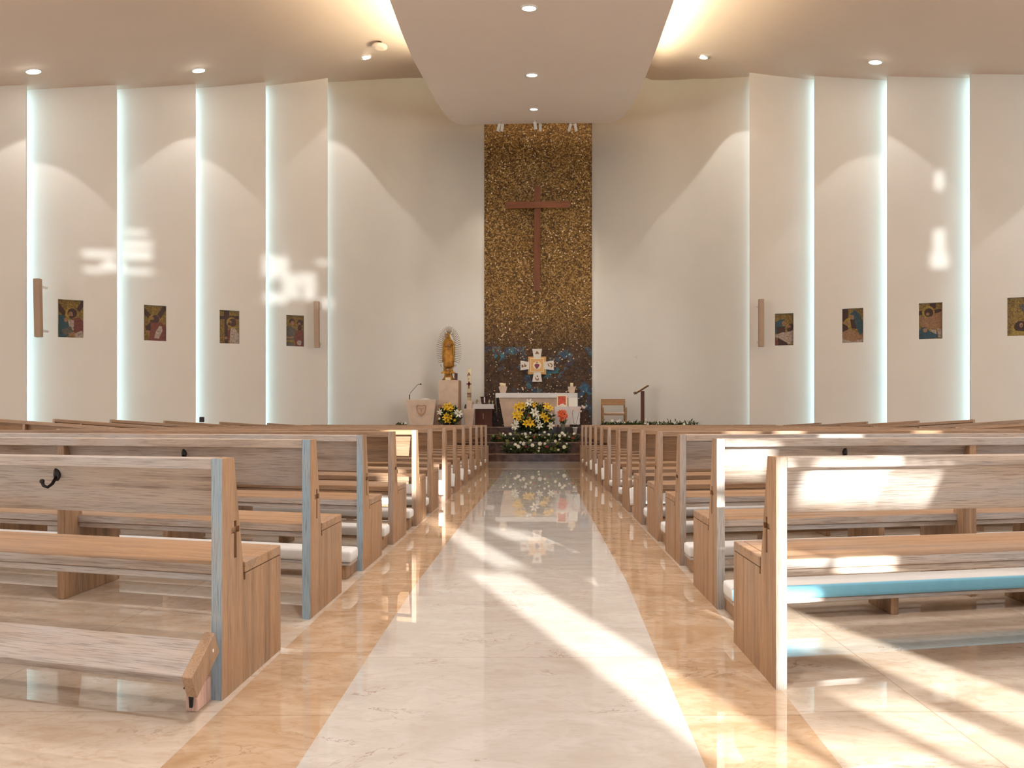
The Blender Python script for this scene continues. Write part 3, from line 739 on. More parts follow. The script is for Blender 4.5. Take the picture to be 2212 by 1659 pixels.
# ------------------------------------------------------------------ wall things
def wall_speaker(px0, px1, py0, py1, D, label, lean=0):
    d = D((px0 + px1) / 2) - .22
    t_ = P((px0 + px1) / 2, py1, d); w = (px1 - px0) * d / F; h = (py1 - py0) * d / F
    o = thing('column_speaker', label, 'speaker', t_, (0, lean, 0), 'column speakers on the walls')
    mb = MB(); mb.box(-w / 2, w / 2, -.04, .06, 0, h); link('cabinet', mb.mesh('cabinet', M['speaker'], .008), o)
    for z in (h * .12, h * .88):
        mb = MB(); mb.box(-.02, .02, .06, .30, z - .02, z + .02); link('bracket', mb.mesh('bracket', M['white']), o)
wall_speaker(76, 90, 602, 728, dl, 'leftmost tall narrow taupe speaker on the left wall', R(-1.2))
wall_speaker(679, 690, 651, 751, dl, 'tall narrow taupe speaker right of the left-hand mosaic pictures', R(-.5))
wall_speaker(1639, 1650, 646, 749, dr, 'tall narrow taupe speaker on the right wall')

# mosaic pictures: coloured tesserae shapes (u 0..1 across, v 0..1 up)
def circ(cx, cy, r, n=16, sy=1.0): return [(cx + r * math.cos(2 * math.pi * k / n), cy + r * sy * math.sin(2 * math.pi * k / n)) for k in range(n)]
ART = {
 ('left', 1): ('bearded haloed man in red with a woman in blue at his left', [('dark', [(0, .93), (.3, .68), (.2, .55), (0, .72)]), ('dark', [(.72, .78), (.92, 1), (1, 1), (1, .85), (.84, .7)]), ('halo', circ(.52, .65, .26, sy=.62)), ('dark', circ(.55, .66, .2, sy=.65)), ('skin', circ(.48, .62, .10, sy=.8)), ('dark', circ(.5, .545, .08, sy=.5)), ('red', [(.55, .52), (.85, .55), (1, .45), (1, .15), (.75, .08), (.55, .2)]), ('white', [(.38, .48), (.62, .47), (.6, .2), (.45, .2)]), ('blue', [(0, .6), (.2, .6), (.33, .5), (.42, .3), (.45, .1), (.3, 0), (0, 0)]), ('skin', circ(.28, .47, .07, sy=.9)), ('grey', [(.1, .2), (.5, .3), (.6, .15), (.2, .05)]), ('skin', [(.35, .1), (.6, .15), (.68, .08), (.5, .04)]), ('white', [(.66, .12), (.95, .2), (1, 0), (.64, 0)])]),
 ('left', 2): ('haloed man in dark red before a slanted beam, looking left', [('dark', [(0, .93), (.3, .75), (.22, .6), (0, .75)]), ('dark', [(.6, .75), (.85, 1), (1, 1), (1, .9), (.75, .64)]), ('halo', circ(.42, .6, .25, sy=.6)), ('dark', circ(.5, .62, .2, sy=.6)), ('skin', circ(.37, .64, .08, sy=.6)), ('dark', circ(.34, .56, .09, sy=.5)), ('red', [(.2, .52), (.5, .52), (.75, .55), (1, .42), (1, 0), (.2, 0), (.25, .25)]), ('dark', [(.05, .4), (.28, .52), (.3, .3), (.1, .25)]), ('white', [(.70, .44), (.80, .42), (.84, .30), (.66, .06), (.45, .08), (.52, .26)]), ('skin', circ(.15, .25, .08, sy=.6))]),
 ('left', 3): ('haloed man in white in profile holding a tall dark cross', [('dark', [(0, .84), (1, .86), (1, .76), (.42, .74), (.42, 0), (.24, 0), (.24, .74), (0, .74)]), ('dark', [(.22, 1), (.5, 1), (.5, .84), (.22, .84)]), ('halo', circ(.62, .65, .27, sy=.6)), ('dark', circ(.68, .65, .2, sy=.65)), ('skin', circ(.54, .66, .08, sy=.6)), ('dark', circ(.5, .6, .09, sy=.5)), ('white', [(.6, .48), (.8, .48), (1, .3), (1, 0), (.52, 0), (.5, .3)]), ('red', [(.42, .4), (.55, .45), (.52, .1), (.42, .05)]), ('skin', circ(.33, .17, .08, sy=.5))]),
 ('left', 4): ('two dark-haired men in dark robes over a basin', [('dark', circ(.33, .81, .16, sy=.6)), ('skin', circ(.36, .76, .11, sy=.7)), ('dark', circ(.8, .78, .18, sy=.6)), ('skin', circ(.75, .72, .09, sy=.8)), ('dark', circ(.78, .61, .12, sy=.9)), ('grey', [(0, .65), (.3, .66), (.55, .55), (.5, .2), (0, .2)]), ('red', [(.55, .5), (.95, .55), (1, .3), (1, 0), (.5, 0), (.5, .35)]), ('skin', [(0, .3), (.42, .33), (.4, .25), (0, .26)]), ('grey', [(0, .12), (.45, .12), (.45, 0), (0, 0)]), ('white', circ(.75, .12, .14, sy=.6))]),
 ('right', 1): ('partly cut off at the photo edge, brown background and a dark-haired haloed head', [('dark', circ(.75, .2, .3, sy=.5)), ('halo', circ(.35, .18, .12, sy=1.2)), ('dark', circ(.6, .24, .3, sy=.5)), ('skin', circ(.6, .28, .08, sy=.8)), ('halo', [(.05, 0), (.3, .14), (.9, .1), (1, 0)]), ('grey', [(.5, .8), (1, .9), (1, .6), (.7, .6)])]),
 ('right', 2): ('haloed head hanging over a woman in blue and white', [('dark', [(.48, 1), (.75, 1), (.75, .85), (.48, .85)]), ('dark', [(0, .8), (1, .84), (1, .74), (0, .68)]), ('halo', circ(.42, .76, .28, sy=.62)), ('dark', circ(.44, .74, .2, sy=.62)), ('skin', circ(.4, .7, .08, sy=.6)), ('flesh', [(0, .64), (.3, .62), (.55, .64), (1, .78), (1, .3), (.6, .28), (.2, .35), (0, .5)]), ('blue', [(0, .2), (.1, .32), (.3, .34), (.5, .2), (.8, .2), (.85, .02), (0, 0)]), ('skin', circ(.28, .25, .1, sy=.6)), ('white', [(.5, .28), (.75, .25), (.78, .12), (.6, .18)]), ('white', [(.82, .3), (1, .25), (1, .02), (.85, .05)])]),
 ('right', 3): ('woman in blue bending over a man lying below her', [('dark', [(0, 1), (.28, 1), (.28, .7), (0, .62)]), ('halo', circ(.3, .6, .22, sy=.6)), ('blue', [(.38, .85), (.6, .97), (.85, .85), (1, .62), (1, .25), (.85, .22), (.65, .5), (.5, .68)]), ('skin', circ(.48, .75, .10, sy=.8)), ('dark', [(.38, .7), (.6, .68), (.7, .4), (.45, .42)]), ('skin', circ(.26, .58, .13, sy=.5)), ('dark', [(0, .58), (.25, .5), (.35, .3), (0, .3)]), ('flesh', [(0, .32), (.3, .4), (.65, .32), (.85, .22), (1, .28), (1, .1), (.5, .02), (0, .12)]), ('white', [(0, .14), (.5, .02), (1, .12), (1, 0), (0, 0)])]),
 ('right', 4): ('woman in blue beside a bearded man wrapped in pale cloth', [('blue', [(0, .74), (.25, .82), (.5, .84), (.58, .7), (.55, .45), (0, .38)]), ('skin', circ(.48, .7, .10, sy=.9)), ('dark', [(.1, .6), (.5, .6), (.58, .42), (.1, .36)]), ('dark', circ(.88, .58, .16, sy=.7)), ('skin', circ(.8, .58, .07, sy=.9)), ('dark', circ(.78, .5, .13, sy=.5)), ('white', [(.0, .34), (.4, .42), (.7, .42), (1, .48), (1, .1), (.5, .1), (.3, .2), (0, .28)]), ('dark', [(.15, .25), (.6, .1), (.9, 0), (.1, 0)]), ('white', [(.6, .2), (1, .3), (1, .05), (.7, .02)]), ('red', [(0, .25), (.2, .1), (.15, 0), (0, 0)])]),
}
for side, k, org, u, n, w, z0, z1 in pics:
    desc, art = ART[(side, k)]
    flip = side == 'right'
    rot = math.atan2(u.y, u.x)
    if flip: org = org + u * w; u = -u; rot = math.atan2(u.y, u.x)
    h = z1 - z0
    t = thing('mosaic_picture', 'mosaic picture, ' + desc, 'picture', (org.x, org.y, z0 + .004), (0, 0, rot), 'mosaic pictures in the wall recesses')
    mb = MB(); mb.box(.004, w - .004, 0, .012, 0, h - .008); link('background', mb.mesh('background', T['gold']), t)
    names = list(T); mb = MB()
    for i, (c, poly) in enumerate(art):
        y = -.0012 - .0006 * i; mb.mi = names.index(c)
        vs = [(.006 + min(1, max(0, a)) * (w - .012), y, .002 + min(1, max(0, b_)) * (h - .012)) for a, b_ in poly]
        k0 = len(mb.v); mb.v += vs
        for tr in tessellate_polygon([[Vector((v[0], v[2], 0)) for v in vs]]): mb.face([k0 + q for q in tr])
        m_ = len(vs)
        mb.add([(v[0], y, v[2]) for v in vs] + [(v[0], .001, v[2]) for v in vs], [(q, (q + 1) % m_, m_ + (q + 1) % m_, m_ + q) for q in range(m_)])
    link('figures', mb.mesh('figures', [T[q] for q in names], fix=False), t)

# tall wooden cross on the gold mosaic
D0 = 21.9
t = thing('wooden_cross', 'large reddish-brown wooden cross on the gold mosaic wall', 'cross', P(1161, 629, D0))
a, b_ = P(1154.5, 402, D0), P(1168, 629, D0); o0 = P(1161, 629, D0)
mb = MB(); mb.prism([(P(1152.5, 629, D0).x - o0.x, 0), (P(1166.5, 629, D0).x - o0.x, 0), (P(1168, 402, D0).x - o0.x, a.z - o0.z), (P(1154.5, 402, D0).x - o0.x, a.z - o0.z)], -.05, .05, 'y')
link('upright', mb.mesh('upright', M['crosswood'], .004), t)
mb = MB(); mb.prism([(P(1092, 0, D0).x - o0.x, P(0, 452, D0).z - o0.z), (P(1231, 0, D0).x - o0.x, P(0, 450, D0).z - o0.z), (P(1231, 0, D0).x - o0.x, P(0, 436, D0).z - o0.z), (P(1092, 0, D0).x - o0.x, P(0, 437, D0).z - o0.z)], -.075, -.051, 'y')
link('crossbar', mb.mesh('crossbar', M['crosswood_x'], .004), t)
mb = MB(); mb.box(-.03, .03, .05, .15, 1.0, 1.06); mb.box(-.03, .03, .05, .15, 2.2, 2.26); link('wall_mount', mb.mesh('wall_mount', M['black']), t)

# enamelled square cross (tabernacle front)
D1 = 21.85; c = P(1160.3, 789.5, D1); pm = D1 / F
t = thing('tabernacle_cross', 'white enamelled cross with an orange square centre and purple heart', 'cross', c)
def trap(pts): return [((x - 836) / 13.825 * pm, (687 - y) / 13.825 * pm) for x, y in pts]
for nm_, pts_, mk in (('arm', [(690, 195), (980, 195), (940, 480), (735, 480)], 0), ('arm', [(735, 890), (940, 890), (985, 1175), (690, 1175)], 1), ('arm', [(340, 545), (600, 590), (600, 795), (340, 835)], 2), ('arm', [(1040, 590), (1330, 540), (1330, 830), (1040, 795)], 3)):
    mb = MB(); mb.prism(trap(pts_), -.06, .0, 'y'); arm = link('arm', mb.mesh('arm', M['enamel'], .003), t)
    mb = MB(); cxm = sum(p[0] for p in pts_) / 4; cym = sum(p[1] for p in pts_) / 4
    if mk == 0:
        shp = [[(770, 360), (800, 300), (830, 260), (870, 300), (900, 350), (850, 345), (790, 350)]]
    elif mk == 1: shp = [[(790, 1000), (780, 1100), (830, 1145), (890, 1120), (880, 1050), (850, 1100), (810, 1080)], [(820, 990), (860, 985), (870, 1030), (830, 1040)]]
    elif mk == 2: shp = [[(370, 690), (400, 660), (430, 690), (440, 740), (375, 755)], [(460, 630), (480, 630), (480, 660), (520, 680), (520, 700), (500, 735), (450, 740)]]
    else: shp = [[(1140, 620), (1160, 680), (1190, 740), (1210, 700), (1180, 650)], [(1180, 620), (1240, 620), (1300, 670), (1280, 740), (1230, 750), (1270, 690), (1230, 645)]]
    for s_ in shp:
        mb.prism(trap(s_), -.064, -.058, 'y')
    link('engraving', mb.mesh('engraving', M['line_brown']), arm)
mb = MB(); mb.prism(trap([(567, 425), (1103, 425), (1103, 950), (567, 950)]), -.035, .2, 'y'); link('backplate', mb.mesh('backplate', M['orange_tile'], .003), t)
mb = MB(); mb.prism(trap([(625, 480), (1040, 480), (1040, 885), (625, 885)]), -.075, -.03, 'y'); pl = link('centre_frame', mb.mesh('centre_frame', M['wax'], .004), t)
mb = MB(); mb.prism(trap([(650, 505), (1020, 505), (1020, 860), (650, 860)]), -.082, -.07, 'y'); link('centre_plate', mb.mesh('centre_plate', M['orange_tile']), pl)
mb = MB(); rr = [(836 + 125 * math.cos(a_), 690 + 125 * math.sin(a_)) for a_ in [q * math.pi / 12 for q in range(24)]]; mb.prism(trap(rr), -.087, -.08, 'y'); link('medallion', mb.mesh('medallion', M['wax']), pl)
mb = MB(); mb.prism(trap([(830, 805), (785, 750), (755, 690), (780, 650), (820, 640), (850, 645), (895, 655), (905, 690), (870, 750)]), -.094, -.085, 'y'); mb.mi = 1; mb.prism(trap([(790, 610), (830, 565), (880, 610), (835, 630)]), -.092, -.085, 'y')
link('heart', mb.mesh('heart', [M['purple'], M['terracotta']]), pl)

# ------------------------------------------------------------------ sanctuary furniture
def frustum(mb, x0, x1, X0, X1, y0, y1, z0, z1, Y0=None, Y1=None):   # bottom x0..x1, top X0..X1
    Y0 = y0 if Y0 is None else Y0; Y1 = y1 if Y1 is None else Y1
    mb.add([(x0, y0, z0), (x1, y0, z0), (x1, y1, z0), (x0, y1, z0), (X0, Y0, z1), (X1, Y0, z1), (X1, Y1, z1), (X0, Y1, z1)],
           [(3, 2, 1, 0), (4, 5, 6, 7), (0, 1, 5, 4), (1, 2, 6, 5), (2, 3, 7, 6), (3, 0, 4, 7)])
DA = 20.98; s = DA / F
ax = (1160 - CX) * s
t = thing('altar', 'cream stone altar flaring outwards to the top, under a lace cloth', 'altar', (ax, DA, PZ))
zt = P(0, 850, DA).z - PZ
mb = MB(); frustum(mb, (1089 - 1160) * s, (1231 - 1160) * s, (1076 - 1160) * s, (1244 - 1160) * s, .1, .75, 0, zt, -.0, .85); link('block', mb.mesh('block', M['stone'], .006), t)
mb = MB(); xa, xb = (1071 - 1160) * s, (1247 - 1160) * s
mb.box(xa, xb, -.025, .87, zt + .002, zt + .012)
N = 64
pf = []
for i in range(N + 1):
    x = xa + (xb - xa) * i / N; dz = .105 + .012 * abs(math.sin(i * math.pi / 2.0)); pf.append((x, dz))
mb.add([(x, -.025, zt + .01) for x, _ in pf] + [(x, -.032 - .004 * math.sin(i * .9), zt - dz) for i, (x, dz) in enumerate(pf)] + [(x, -.017, zt + .01) for x, _ in pf] + [(x, -.022, zt - dz) for x, dz in pf],
       [(i, i + 1, N + 2 + i, N + 1 + i) for i in range(N)] + [(2 * (N + 1) + i, 3 * (N + 1) + i, 3 * (N + 1) + i + 1, 2 * (N + 1) + i + 1) for i in range(N)] + [(N + 1 + i, N + 2 + i, 3 * (N + 1) + i + 1, 3 * (N + 1) + i) for i in range(N)])
for xe, sg in ((xa, -1), (xb, 1)):
    hang = [(.0, .02), (.2, .30), (.45, .50 if sg < 0 else .45), (.62, .62), (.87, .45)]
    mb.rings([[(xe + sg * (.006 + .05 * (q > 0) * q), y - .025, zt + .01 - q * hz), (xe + sg * (-.004 + .05 * (q > 0) * q), y - .025, zt + .01 - q * hz)] for y, hz in hang for q in (0,)], cap=False)
    for (y0, h0), (y1, h1) in zip(hang, hang[1:]):
        vs = []
        for yy, hh in ((y0, h0), (y1, h1)):
            for q in (0, .5, 1): vs.append((xe + sg * (.008 + .035 * q - .04 * q * q), yy - .025, zt + .01 - q * hh))
        mb.add(vs + [(x - sg * .01, y, z) for x, y, z in vs], [(0, 1, 4, 3), (1, 2, 5, 4), (6, 9, 10, 7), (7, 10, 11, 8), (2, 8, 11, 5)])
tag(link('altar_cloth', mb.mesh('altar_cloth', M['cloth'], fix=False), None, (ax, DA, PZ)), 'white lace-edged cloth draped over the stone altar', 'cloth')
def candle_cup(px0, px1, side):
    z = P(0, 849, DA).z + .012; x = ((px0 + px1) / 2 - CX) * (DA + .3) / F; w = (px1 - px0) * s * .5
    t = thing('candle_holder', 'small cream stone candle cup on the %s end of the altar' % side, 'candle holder', (x, DA + .3, z), group='stone candle cups on the altar')
    mb = MB(); frustum(mb, -w * .6, w * .6, -w, w, -w * .6, w * .6, 0, .17, -w, w); link('cup', mb.mesh('cup', M['stone'], .004), t)
    for k, dx in enumerate((-.04, .035) if side == 'left' else (.0,)):
        mb = MB(); mb.smooth = True; mb.lathe([(.043, 0), (.043, .10 - .01 * k)], 16)
        o = link('candle', mb.mesh('candle', M['wax']), None, (x + dx, DA + .3, z + .172))
        tag(o, 'short cream candle, %s, in the %s altar cup' % (('left one' if k == 0 else 'right one') if side == 'left' else 'single', side), 'candle', 'short candles in the altar cups')
candle_cup(1077, 1096, 'left'); candle_cup(1226, 1244, 'right')
zc_ = P(0, 849, DA).z + .012
t = thing('altar_crucifix', 'slender bronze standing cross at the middle of the altar', 'cross', ((1162.5 - CX) * s, DA + .25, zc_))
mb = MB(); mb.lathe([(.045, 0), (.03, .012), (.008, .02)], 12); link('base', mb.mesh('base', M['brown_metal']), t)
mb = MB(); mb.box(-.007, .007, -.006, .006, .01, .30); link('stem', mb.mesh('stem', M['brown_metal']), t)
mb = MB(); mb.prism([(-.07, .222), (-.06, .236), (0, .246), (.06, .236), (.07, .222), (.05, .228), (0, .236), (-.05, .228)], -.006, .006, 'y'); link('crossbar', mb.mesh('crossbar', M['brown_metal']), t)

# ambo
DB = 20.22; s = DB / F; bx = (910 - CX) * s; zt = P(0, 863, DB).z - PZ
t = thing('ambo', 'cream stone ambo with a carved heart emblem, left of the altar', 'ambo', (bx, DB, PZ))
mb = MB(); frustum(mb, (885.5 - 910) * s, (934.5 - 910) * s, (876 - 910) * s, (941.5 - 910) * s, 0.02, .34, 0, zt, 0, .42); link('body', mb.mesh('body', M['stone'], .006), t)
mb = MB(); frustum(mb, .32, .42, .40, .48, .20, .42, 0, zt * .82); link('side_panel', mb.mesh('side_panel', M['terracotta'], .004), t)
def emb(pts): return [((x - 355) / 5.183 * s, (945 - y) / 5.183 * s) for x, y in pts]
zz = zt
mb = MB()
outl = emb([(355, 1130), (320, 1105), (302, 1060), (300, 1015), (318, 1003), (355, 1012), (392, 1003), (410, 1015), (408, 1060), (390, 1105)])
inl = emb([(355, 1118), (328, 1095), (312, 1058), (311, 1022), (325, 1014), (355, 1022), (385, 1014), (399, 1022), (398, 1058), (382, 1095)])
outl = [(x, z + zt) for x, z in outl]; inl = [(x, z + zt) for x, z in inl]
m_ = len(outl)
mb.add([(x, -.012, z) for x, z in outl] + [(x, -.012, z) for x, z in inl] + [(x, .025, z) for x, z in outl] + [(x, .02, z) for x, z in inl],
       [(i, (i + 1) % m_, m_ + (i + 1) % m_, m_ + i) for i in range(m_)] + [(i, 2 * m_ + i, 2 * m_ + (i + 1) % m_, (i + 1) % m_) for i in range(m_)] + [(m_ + i, m_ + (i + 1) % m_, 3 * m_ + (i + 1) % m_, 3 * m_ + i) for i in range(m_)])
for r_ in ([(325, 1040), (350, 1046), (350, 1052), (325, 1047)], [(385, 1040), (360, 1046), (360, 1052), (385, 1047)], [(349, 1050), (361, 1050), (359, 1090), (351, 1090)], [(340, 1100), (370, 1100), (355, 1108)]):
    mb.prism([(x, z + zt) for x, z in emb(r_)], -.008, .02, 'y')
link('heart_emblem', mb.mesh('heart_emblem', M['terracotta']), t, label='terracotta coloured heart relief')
t = thing('microphone', 'black gooseneck microphone on the stone ambo', 'microphone', ((884.5 - CX) * (DB + .12) / F, DB + .12, PZ + zt))
mb = MB(); mb.tube([(0, 0, 0), (0, 0, .13)], .012, 8); link('base', mb.mesh('base', M['black']), t)
mb = MB(); mb.smooth = True; mb.tube([(0, 0, .12), (.02, 0, .17), (.09, 0, .25), (.17, 0, .34), (.20, 0, .375), (.23, 0, .395), (.27, 0, .40)], .006, 8); link('gooseneck', mb.mesh('gooseneck', M['black']), t)
mb = MB(); mb.smooth = True; mb.ball((.29, 0, .40), .017, sc=(1.5, 1, 1)); link('head', mb.mesh('head', M['black']), t)
mb = MB(); mb.smooth = True; mb.rings([[(.115 * q * math.cos(a_), .12 * q * math.sin(a_), z) for a_ in [k * math.pi / 10 for k in range(20)]] for q, z in ((1, 0), (1, .01), (.8, .026), (.4, .034))])
tag(link('folded_cloth', mb.mesh('folded_cloth', M['cloth']), None, ((919 - CX) * (DB + .2) / F, DB + .2, PZ + zt)), 'low rounded white cloth lying on top of the ambo', 'cloth')

# statue on its pedestal
DS = 20.98; s = DS / F; sx = (970 - CX) * s; zp = P(0, 822, DS).z
t = thing('pedestal', 'tall cream marble pedestal under the gilded statue', 'pedestal', (sx, DS, PZ))
mb = MB(); frustum(mb, (952 - 970) * s, (991 - 970) * s, (949 - 970) * s, (992 - 970) * s, -.22, .24, 0, zp - PZ); link('front_slab', mb.mesh('front_slab', M['stone'], .005), t)
mb = MB(); mb.box((991.2 - 970) * s, (994.5 - 970) * s, -.15, .24, 0, zp - PZ); link('side_slab', mb.mesh('side_slab', M['terracotta'], .003), t)
def sp_(x, y): return ((920 + x / 11.85 - 970) * s, (822 - (690 + y / 11.85)) * s)    # from the close-up to local x, z
t = thing('statue', 'gilded statue of a praying robed woman ringed by brass rays', 'statue', (sx, DS, zp))
def body(prof, mat, name, fold=.04, nf=11, depth=.62, y0=0.0, par=t):
    mb = MB(); mb.smooth = True; rg = []
    for cx_, z, w in prof:
        rg.append([(cx_ + w * math.cos(a_) * (1 + fold * math.sin(nf * a_ + z * 9)), y0 + depth * w * math.sin(a_) * (1 + fold * math.sin(nf * a_ + z * 9)), z) for a_ in [k * math.pi / 24 for k in range(48)]])
    mb.rings(rg); return link(name, mb.mesh(name, mat), par)
def prow(l): return [((sp_(x, y)[0]), sp_(x, y)[1], w / 11.85 * s) for x, y, w in l]
body(prow([(575, 1250, 60), (580, 1225, 120), (590, 1190, 140), (580, 1050, 130), (575, 900, 130), (575, 750, 125), (575, 640, 120), (570, 560, 105), (565, 500, 60), (555, 480, 26)]), M['bronze_gold'], 'robe', .05, 12)
mantle = body(prow([(575, 1100, 155), (570, 1000, 160), (572, 850, 163), (575, 700, 160), (572, 600, 145), (570, 545, 120), (562, 495, 75), (558, 440, 62), (556, 390, 58), (555, 358, 38), (555, 345, 12)]), M['gold'], 'mantle', .03, 7, .5, .045)
hx, hz = sp_(545, 430)
mb = MB(); mb.smooth = True; mb.ball((hx, -.045, hz), .034, sc=(.85, .85, 1.25)); hd = link('face', mb.mesh('face', M['skin']), t, label='painted brown face')
mb = MB(); mb.smooth = True
mb.ball((hx - .011, -.073, hz + .006), .0045); mb.ball((hx + .011, -.073, hz + .006), .0045); mb.ball((hx, -.072, hz - .018), .005, sc=(1.7, .6, .6)); link('features', mb.mesh('features', M['hair']), hd)
mb = MB(); mb.ball((hx, -.077, hz - .005), .006, sc=(.7, 1, 1.5)); link('nose', mb.mesh('nose', M['skin']), hd)
mb = MB(); mb.smooth = True; mb.ball((hx + .002, -.03, hz + .006), .042, sc=(.98, .8, 1.18)); link('hair', mb.mesh('hair', M['hair']), t)
hx, hz = sp_(572, 655)
mb = MB(); mb.smooth = True
for q in (-1, 1):
    mb.tube([(hx + q * .10, -.02, hz + .02), (hx + q * .075, -.08, hz - .05), (hx + q * .03, -.115, hz - .035)], .034, 10, .6)
link('sleeves', mb.mesh('sleeves', M['bronze_gold']), t)
mb = MB(); mb.smooth = True
for q in (-1, 1):
    mb.tube([(hx + q * .03, -.112, hz - .035), (hx + q * .012, -.128, hz - .008)], .012, 8)
    for j in range(4): mb.tube([(hx + q * (.010), -.134 + .007 * j, hz - .012), (hx + q * .006, -.134 + .007 * j, hz + .018), (hx + q * .004, -.132 + .006 * j, hz + .042 - .004 * abs(j - 1.3))], .0042, 6, .7)
    mb.tube([(hx + q * .014, -.138, hz - .012), (hx + q * .010, -.145, hz + .014)], .0042, 6, .7)
link('praying_hands', mb.mesh('praying_hands', M['skin']), t, label='painted praying hands')
# rays
cxr, czr = sp_(575, 800)
for k in range(46):
    a_ = -math.pi * .5 + R(56) + (2 * math.pi - 2 * R(56)) * k / 45
    cx_, cz_ = 585, 800
    def epos(rx, ry): 
        yy = cz_ - ry * math.sin(a_); return (cx_ + rx * math.cos(a_), yy)
    p0 = epos(150, 480 if math.sin(a_) > 0 else 470); p1 = epos(322, 630 if math.sin(a_) > 0 else 560)
    if math.sin(a_) > 0: p0 = epos(150 if abs(math.cos(a_)) > .4 else 90, 440)
    x0, z0_ = sp_(*p0); x1, z1_ = sp_(*p1); v = Vector((x1 - x0, 0, z1_ - z0_)); pr = Vector((-v.z, 0, v.x)).normalized()
    mb = MB()
    pts_ = []
    for j in range(9):
        q = j / 8; off = pr * (.006 * math.sin(q * 4 * math.pi) if k % 2 else 0)
        pts_.append(Vector((x0, .045, z0_)) + v * q + off)
    mb.tube(pts_, .0095, 6, .5); link('ray', mb.mesh('ray', M['ray']), t)
# crescent, carrying figure and foot
mb = MB(); mb.smooth = True
cr = []
for j in range(17):
    a_ = math.pi + math.pi * j / 16; w = .004 + .022 * math.sin(math.pi * j / 16)
    x, z = sp_(580 + 195 * math.cos(a_), 1150 - 130 * math.sin(a_) + 0)
    cr.append([(x + w * math.cos(b2) * math.cos(a_), -.05 + w * .8 * math.sin(b2), z + w * math.cos(b2) * -math.sin(a_)) for b2 in [q * math.pi / 4 for q in range(8)]])
mb.rings(cr); link('crescent', mb.mesh('crescent', M['brown_metal']), t)
x, z = sp_(575, 1330)
mb = MB(); mb.smooth = True; mb.ball((x, -.11, z + .035), .030); hb_ = link('angel_head', mb.mesh('angel_head', M['skin']), t)
mb = MB(); mb.smooth = True; mb.tube([(x, -.07, z - .10), (x, -.08, z - .03), (x, -.09, z + .01)], .055, 12, .5)
for q in (-1, 1): mb.tube([(x + q * .02, -.08, z), (x + q * .09, -.08, z + .02), (x + q * .12, -.06, z + .08)], .02, 8, .7)
link('angel_body', mb.mesh('angel_body', M['bronze_gold']), t)
for q in (-1, 1):
    mb = MB(); mb.prism([(x + q * .03, z + .0), (x + q * .10, z + .03), (x + q * .20, z - .045), (x + q * .17, z - .07), (x + q * .11, z - .055), (x + q * .05, z - .04)], -.06, -.03, 'y'); link('wing', mb.mesh('wing', M['gold'], .003), t)
body([(x, 0, .16), (x, .03, .165), (x, .08, .12), (x, .16, .10), (x, .26, .13), (x, .32, .10)], M['bronze_gold'], 'foot', .06, 9, .7)
mb = MB(); mb.box(-.075, .065, -.21, -.125, 0, .07)
tag(link('offering_box', mb.mesh('offering_box', M['wax'], .005), None, (sx, DS, zp)), 'small pale box in front of the foot of the statue', 'box')
mb = MB(); mb.box(-.04, .04, -.05, .05, 0, .185)
tag(link('dark_box', mb.mesh('dark_box', M['bucket'], .004), None, ((986.5 - CX) * s, DS - .16, zp)), 'upright dark box beside the foot of the statue', 'box')

# paschal candle on its stone stand
DP = 20.6; s = DP / F; x = (1013.5 - CX) * s; z1 = P(0, 883, DP).z; z2 = P(0, 866.5, DP).z
t = thing('candle_stand', 'cream stone stand holding the tall decorated candle', 'candle stand', (x, DP, PZ))
mb = MB(); frustum(mb, -.092, .092, -.15, .15, -.09, .09, 0, z1 - PZ, -.15, .15); link('pillar', mb.mesh('pillar', M['stone'], .005), t)
mb = MB(); frustum(mb, -.055, .055, -.085, .085, -.055, .055, z1 - PZ, z2 - PZ, -.085, .085); link('cup', mb.mesh('cup', M['stone'], .003), t)
mb = MB(); mb.prism([(-.14, z1 - PZ + .0), (-.075, z1 - PZ + .0), (-.08, z1 - PZ + .12), (-.11, z1 - PZ + .12)], .04, .07, 'y'); link('side_plate', mb.mesh('side_plate', M['grey_stone']), t)
hcd = P(0, 797, DP).z - z2
t = thing('paschal_candle', 'tall thick cream candle decorated with a red cross and bands', 'candle', (x, DP, z2))
mb = MB(); mb.smooth = True; mb.lathe([(.054, 0), (.054, hcd - .005), (.048, hcd)], 24); cd = link('wax', mb.mesh('wax', M['wax']), t)
mb = MB(); mb.tube([(0, 0, hcd), (0.002, 0, hcd + .02)], .003, 6); link('wick', mb.mesh('wick', M['black']), t)
def cx_(y): return (870 + 0 - y) 
def cz(y): return (970 - y) / 5.183 * s
mb = MB()
for y0, y1 in ((880, 888), (893, 900), (908, 914), (920, 926)): mb.rings([[(.0555 * math.cos(a_), .0555 * math.sin(a_), cz(yy)) for a_ in [k * math.pi / 12 for k in range(24)]] for yy in (y1, y0)])
link('bands', mb.mesh('bands', M['wax_red']), t, label='wine-red bands')
mb = MB()
def mark(pts_): mb.prism([((px_ - 907) / 5.183 * s, cz(py_)) for px_, py_ in pts_], -.060, -.040, 'y')
for m_ in ([(888, 688), (894, 688), (909, 655), (905, 648)], [(909, 650), (924, 684), (918, 688), (904, 658)], [(895, 676), (920, 676), (920, 680), (895, 680)], [(898, 732), (903, 734), (912, 712), (908, 710)], [(901, 832), (911, 832), (913, 750), (900, 750)], [(878, 774), (934, 774), (934, 784), (878, 784)], [(895, 765), (920, 765), (914, 800), (899, 800)]): mark(m_)
link('cross_marking', mb.mesh('cross_marking', M['wax_red']), t, label='wine-red cross and A mark')

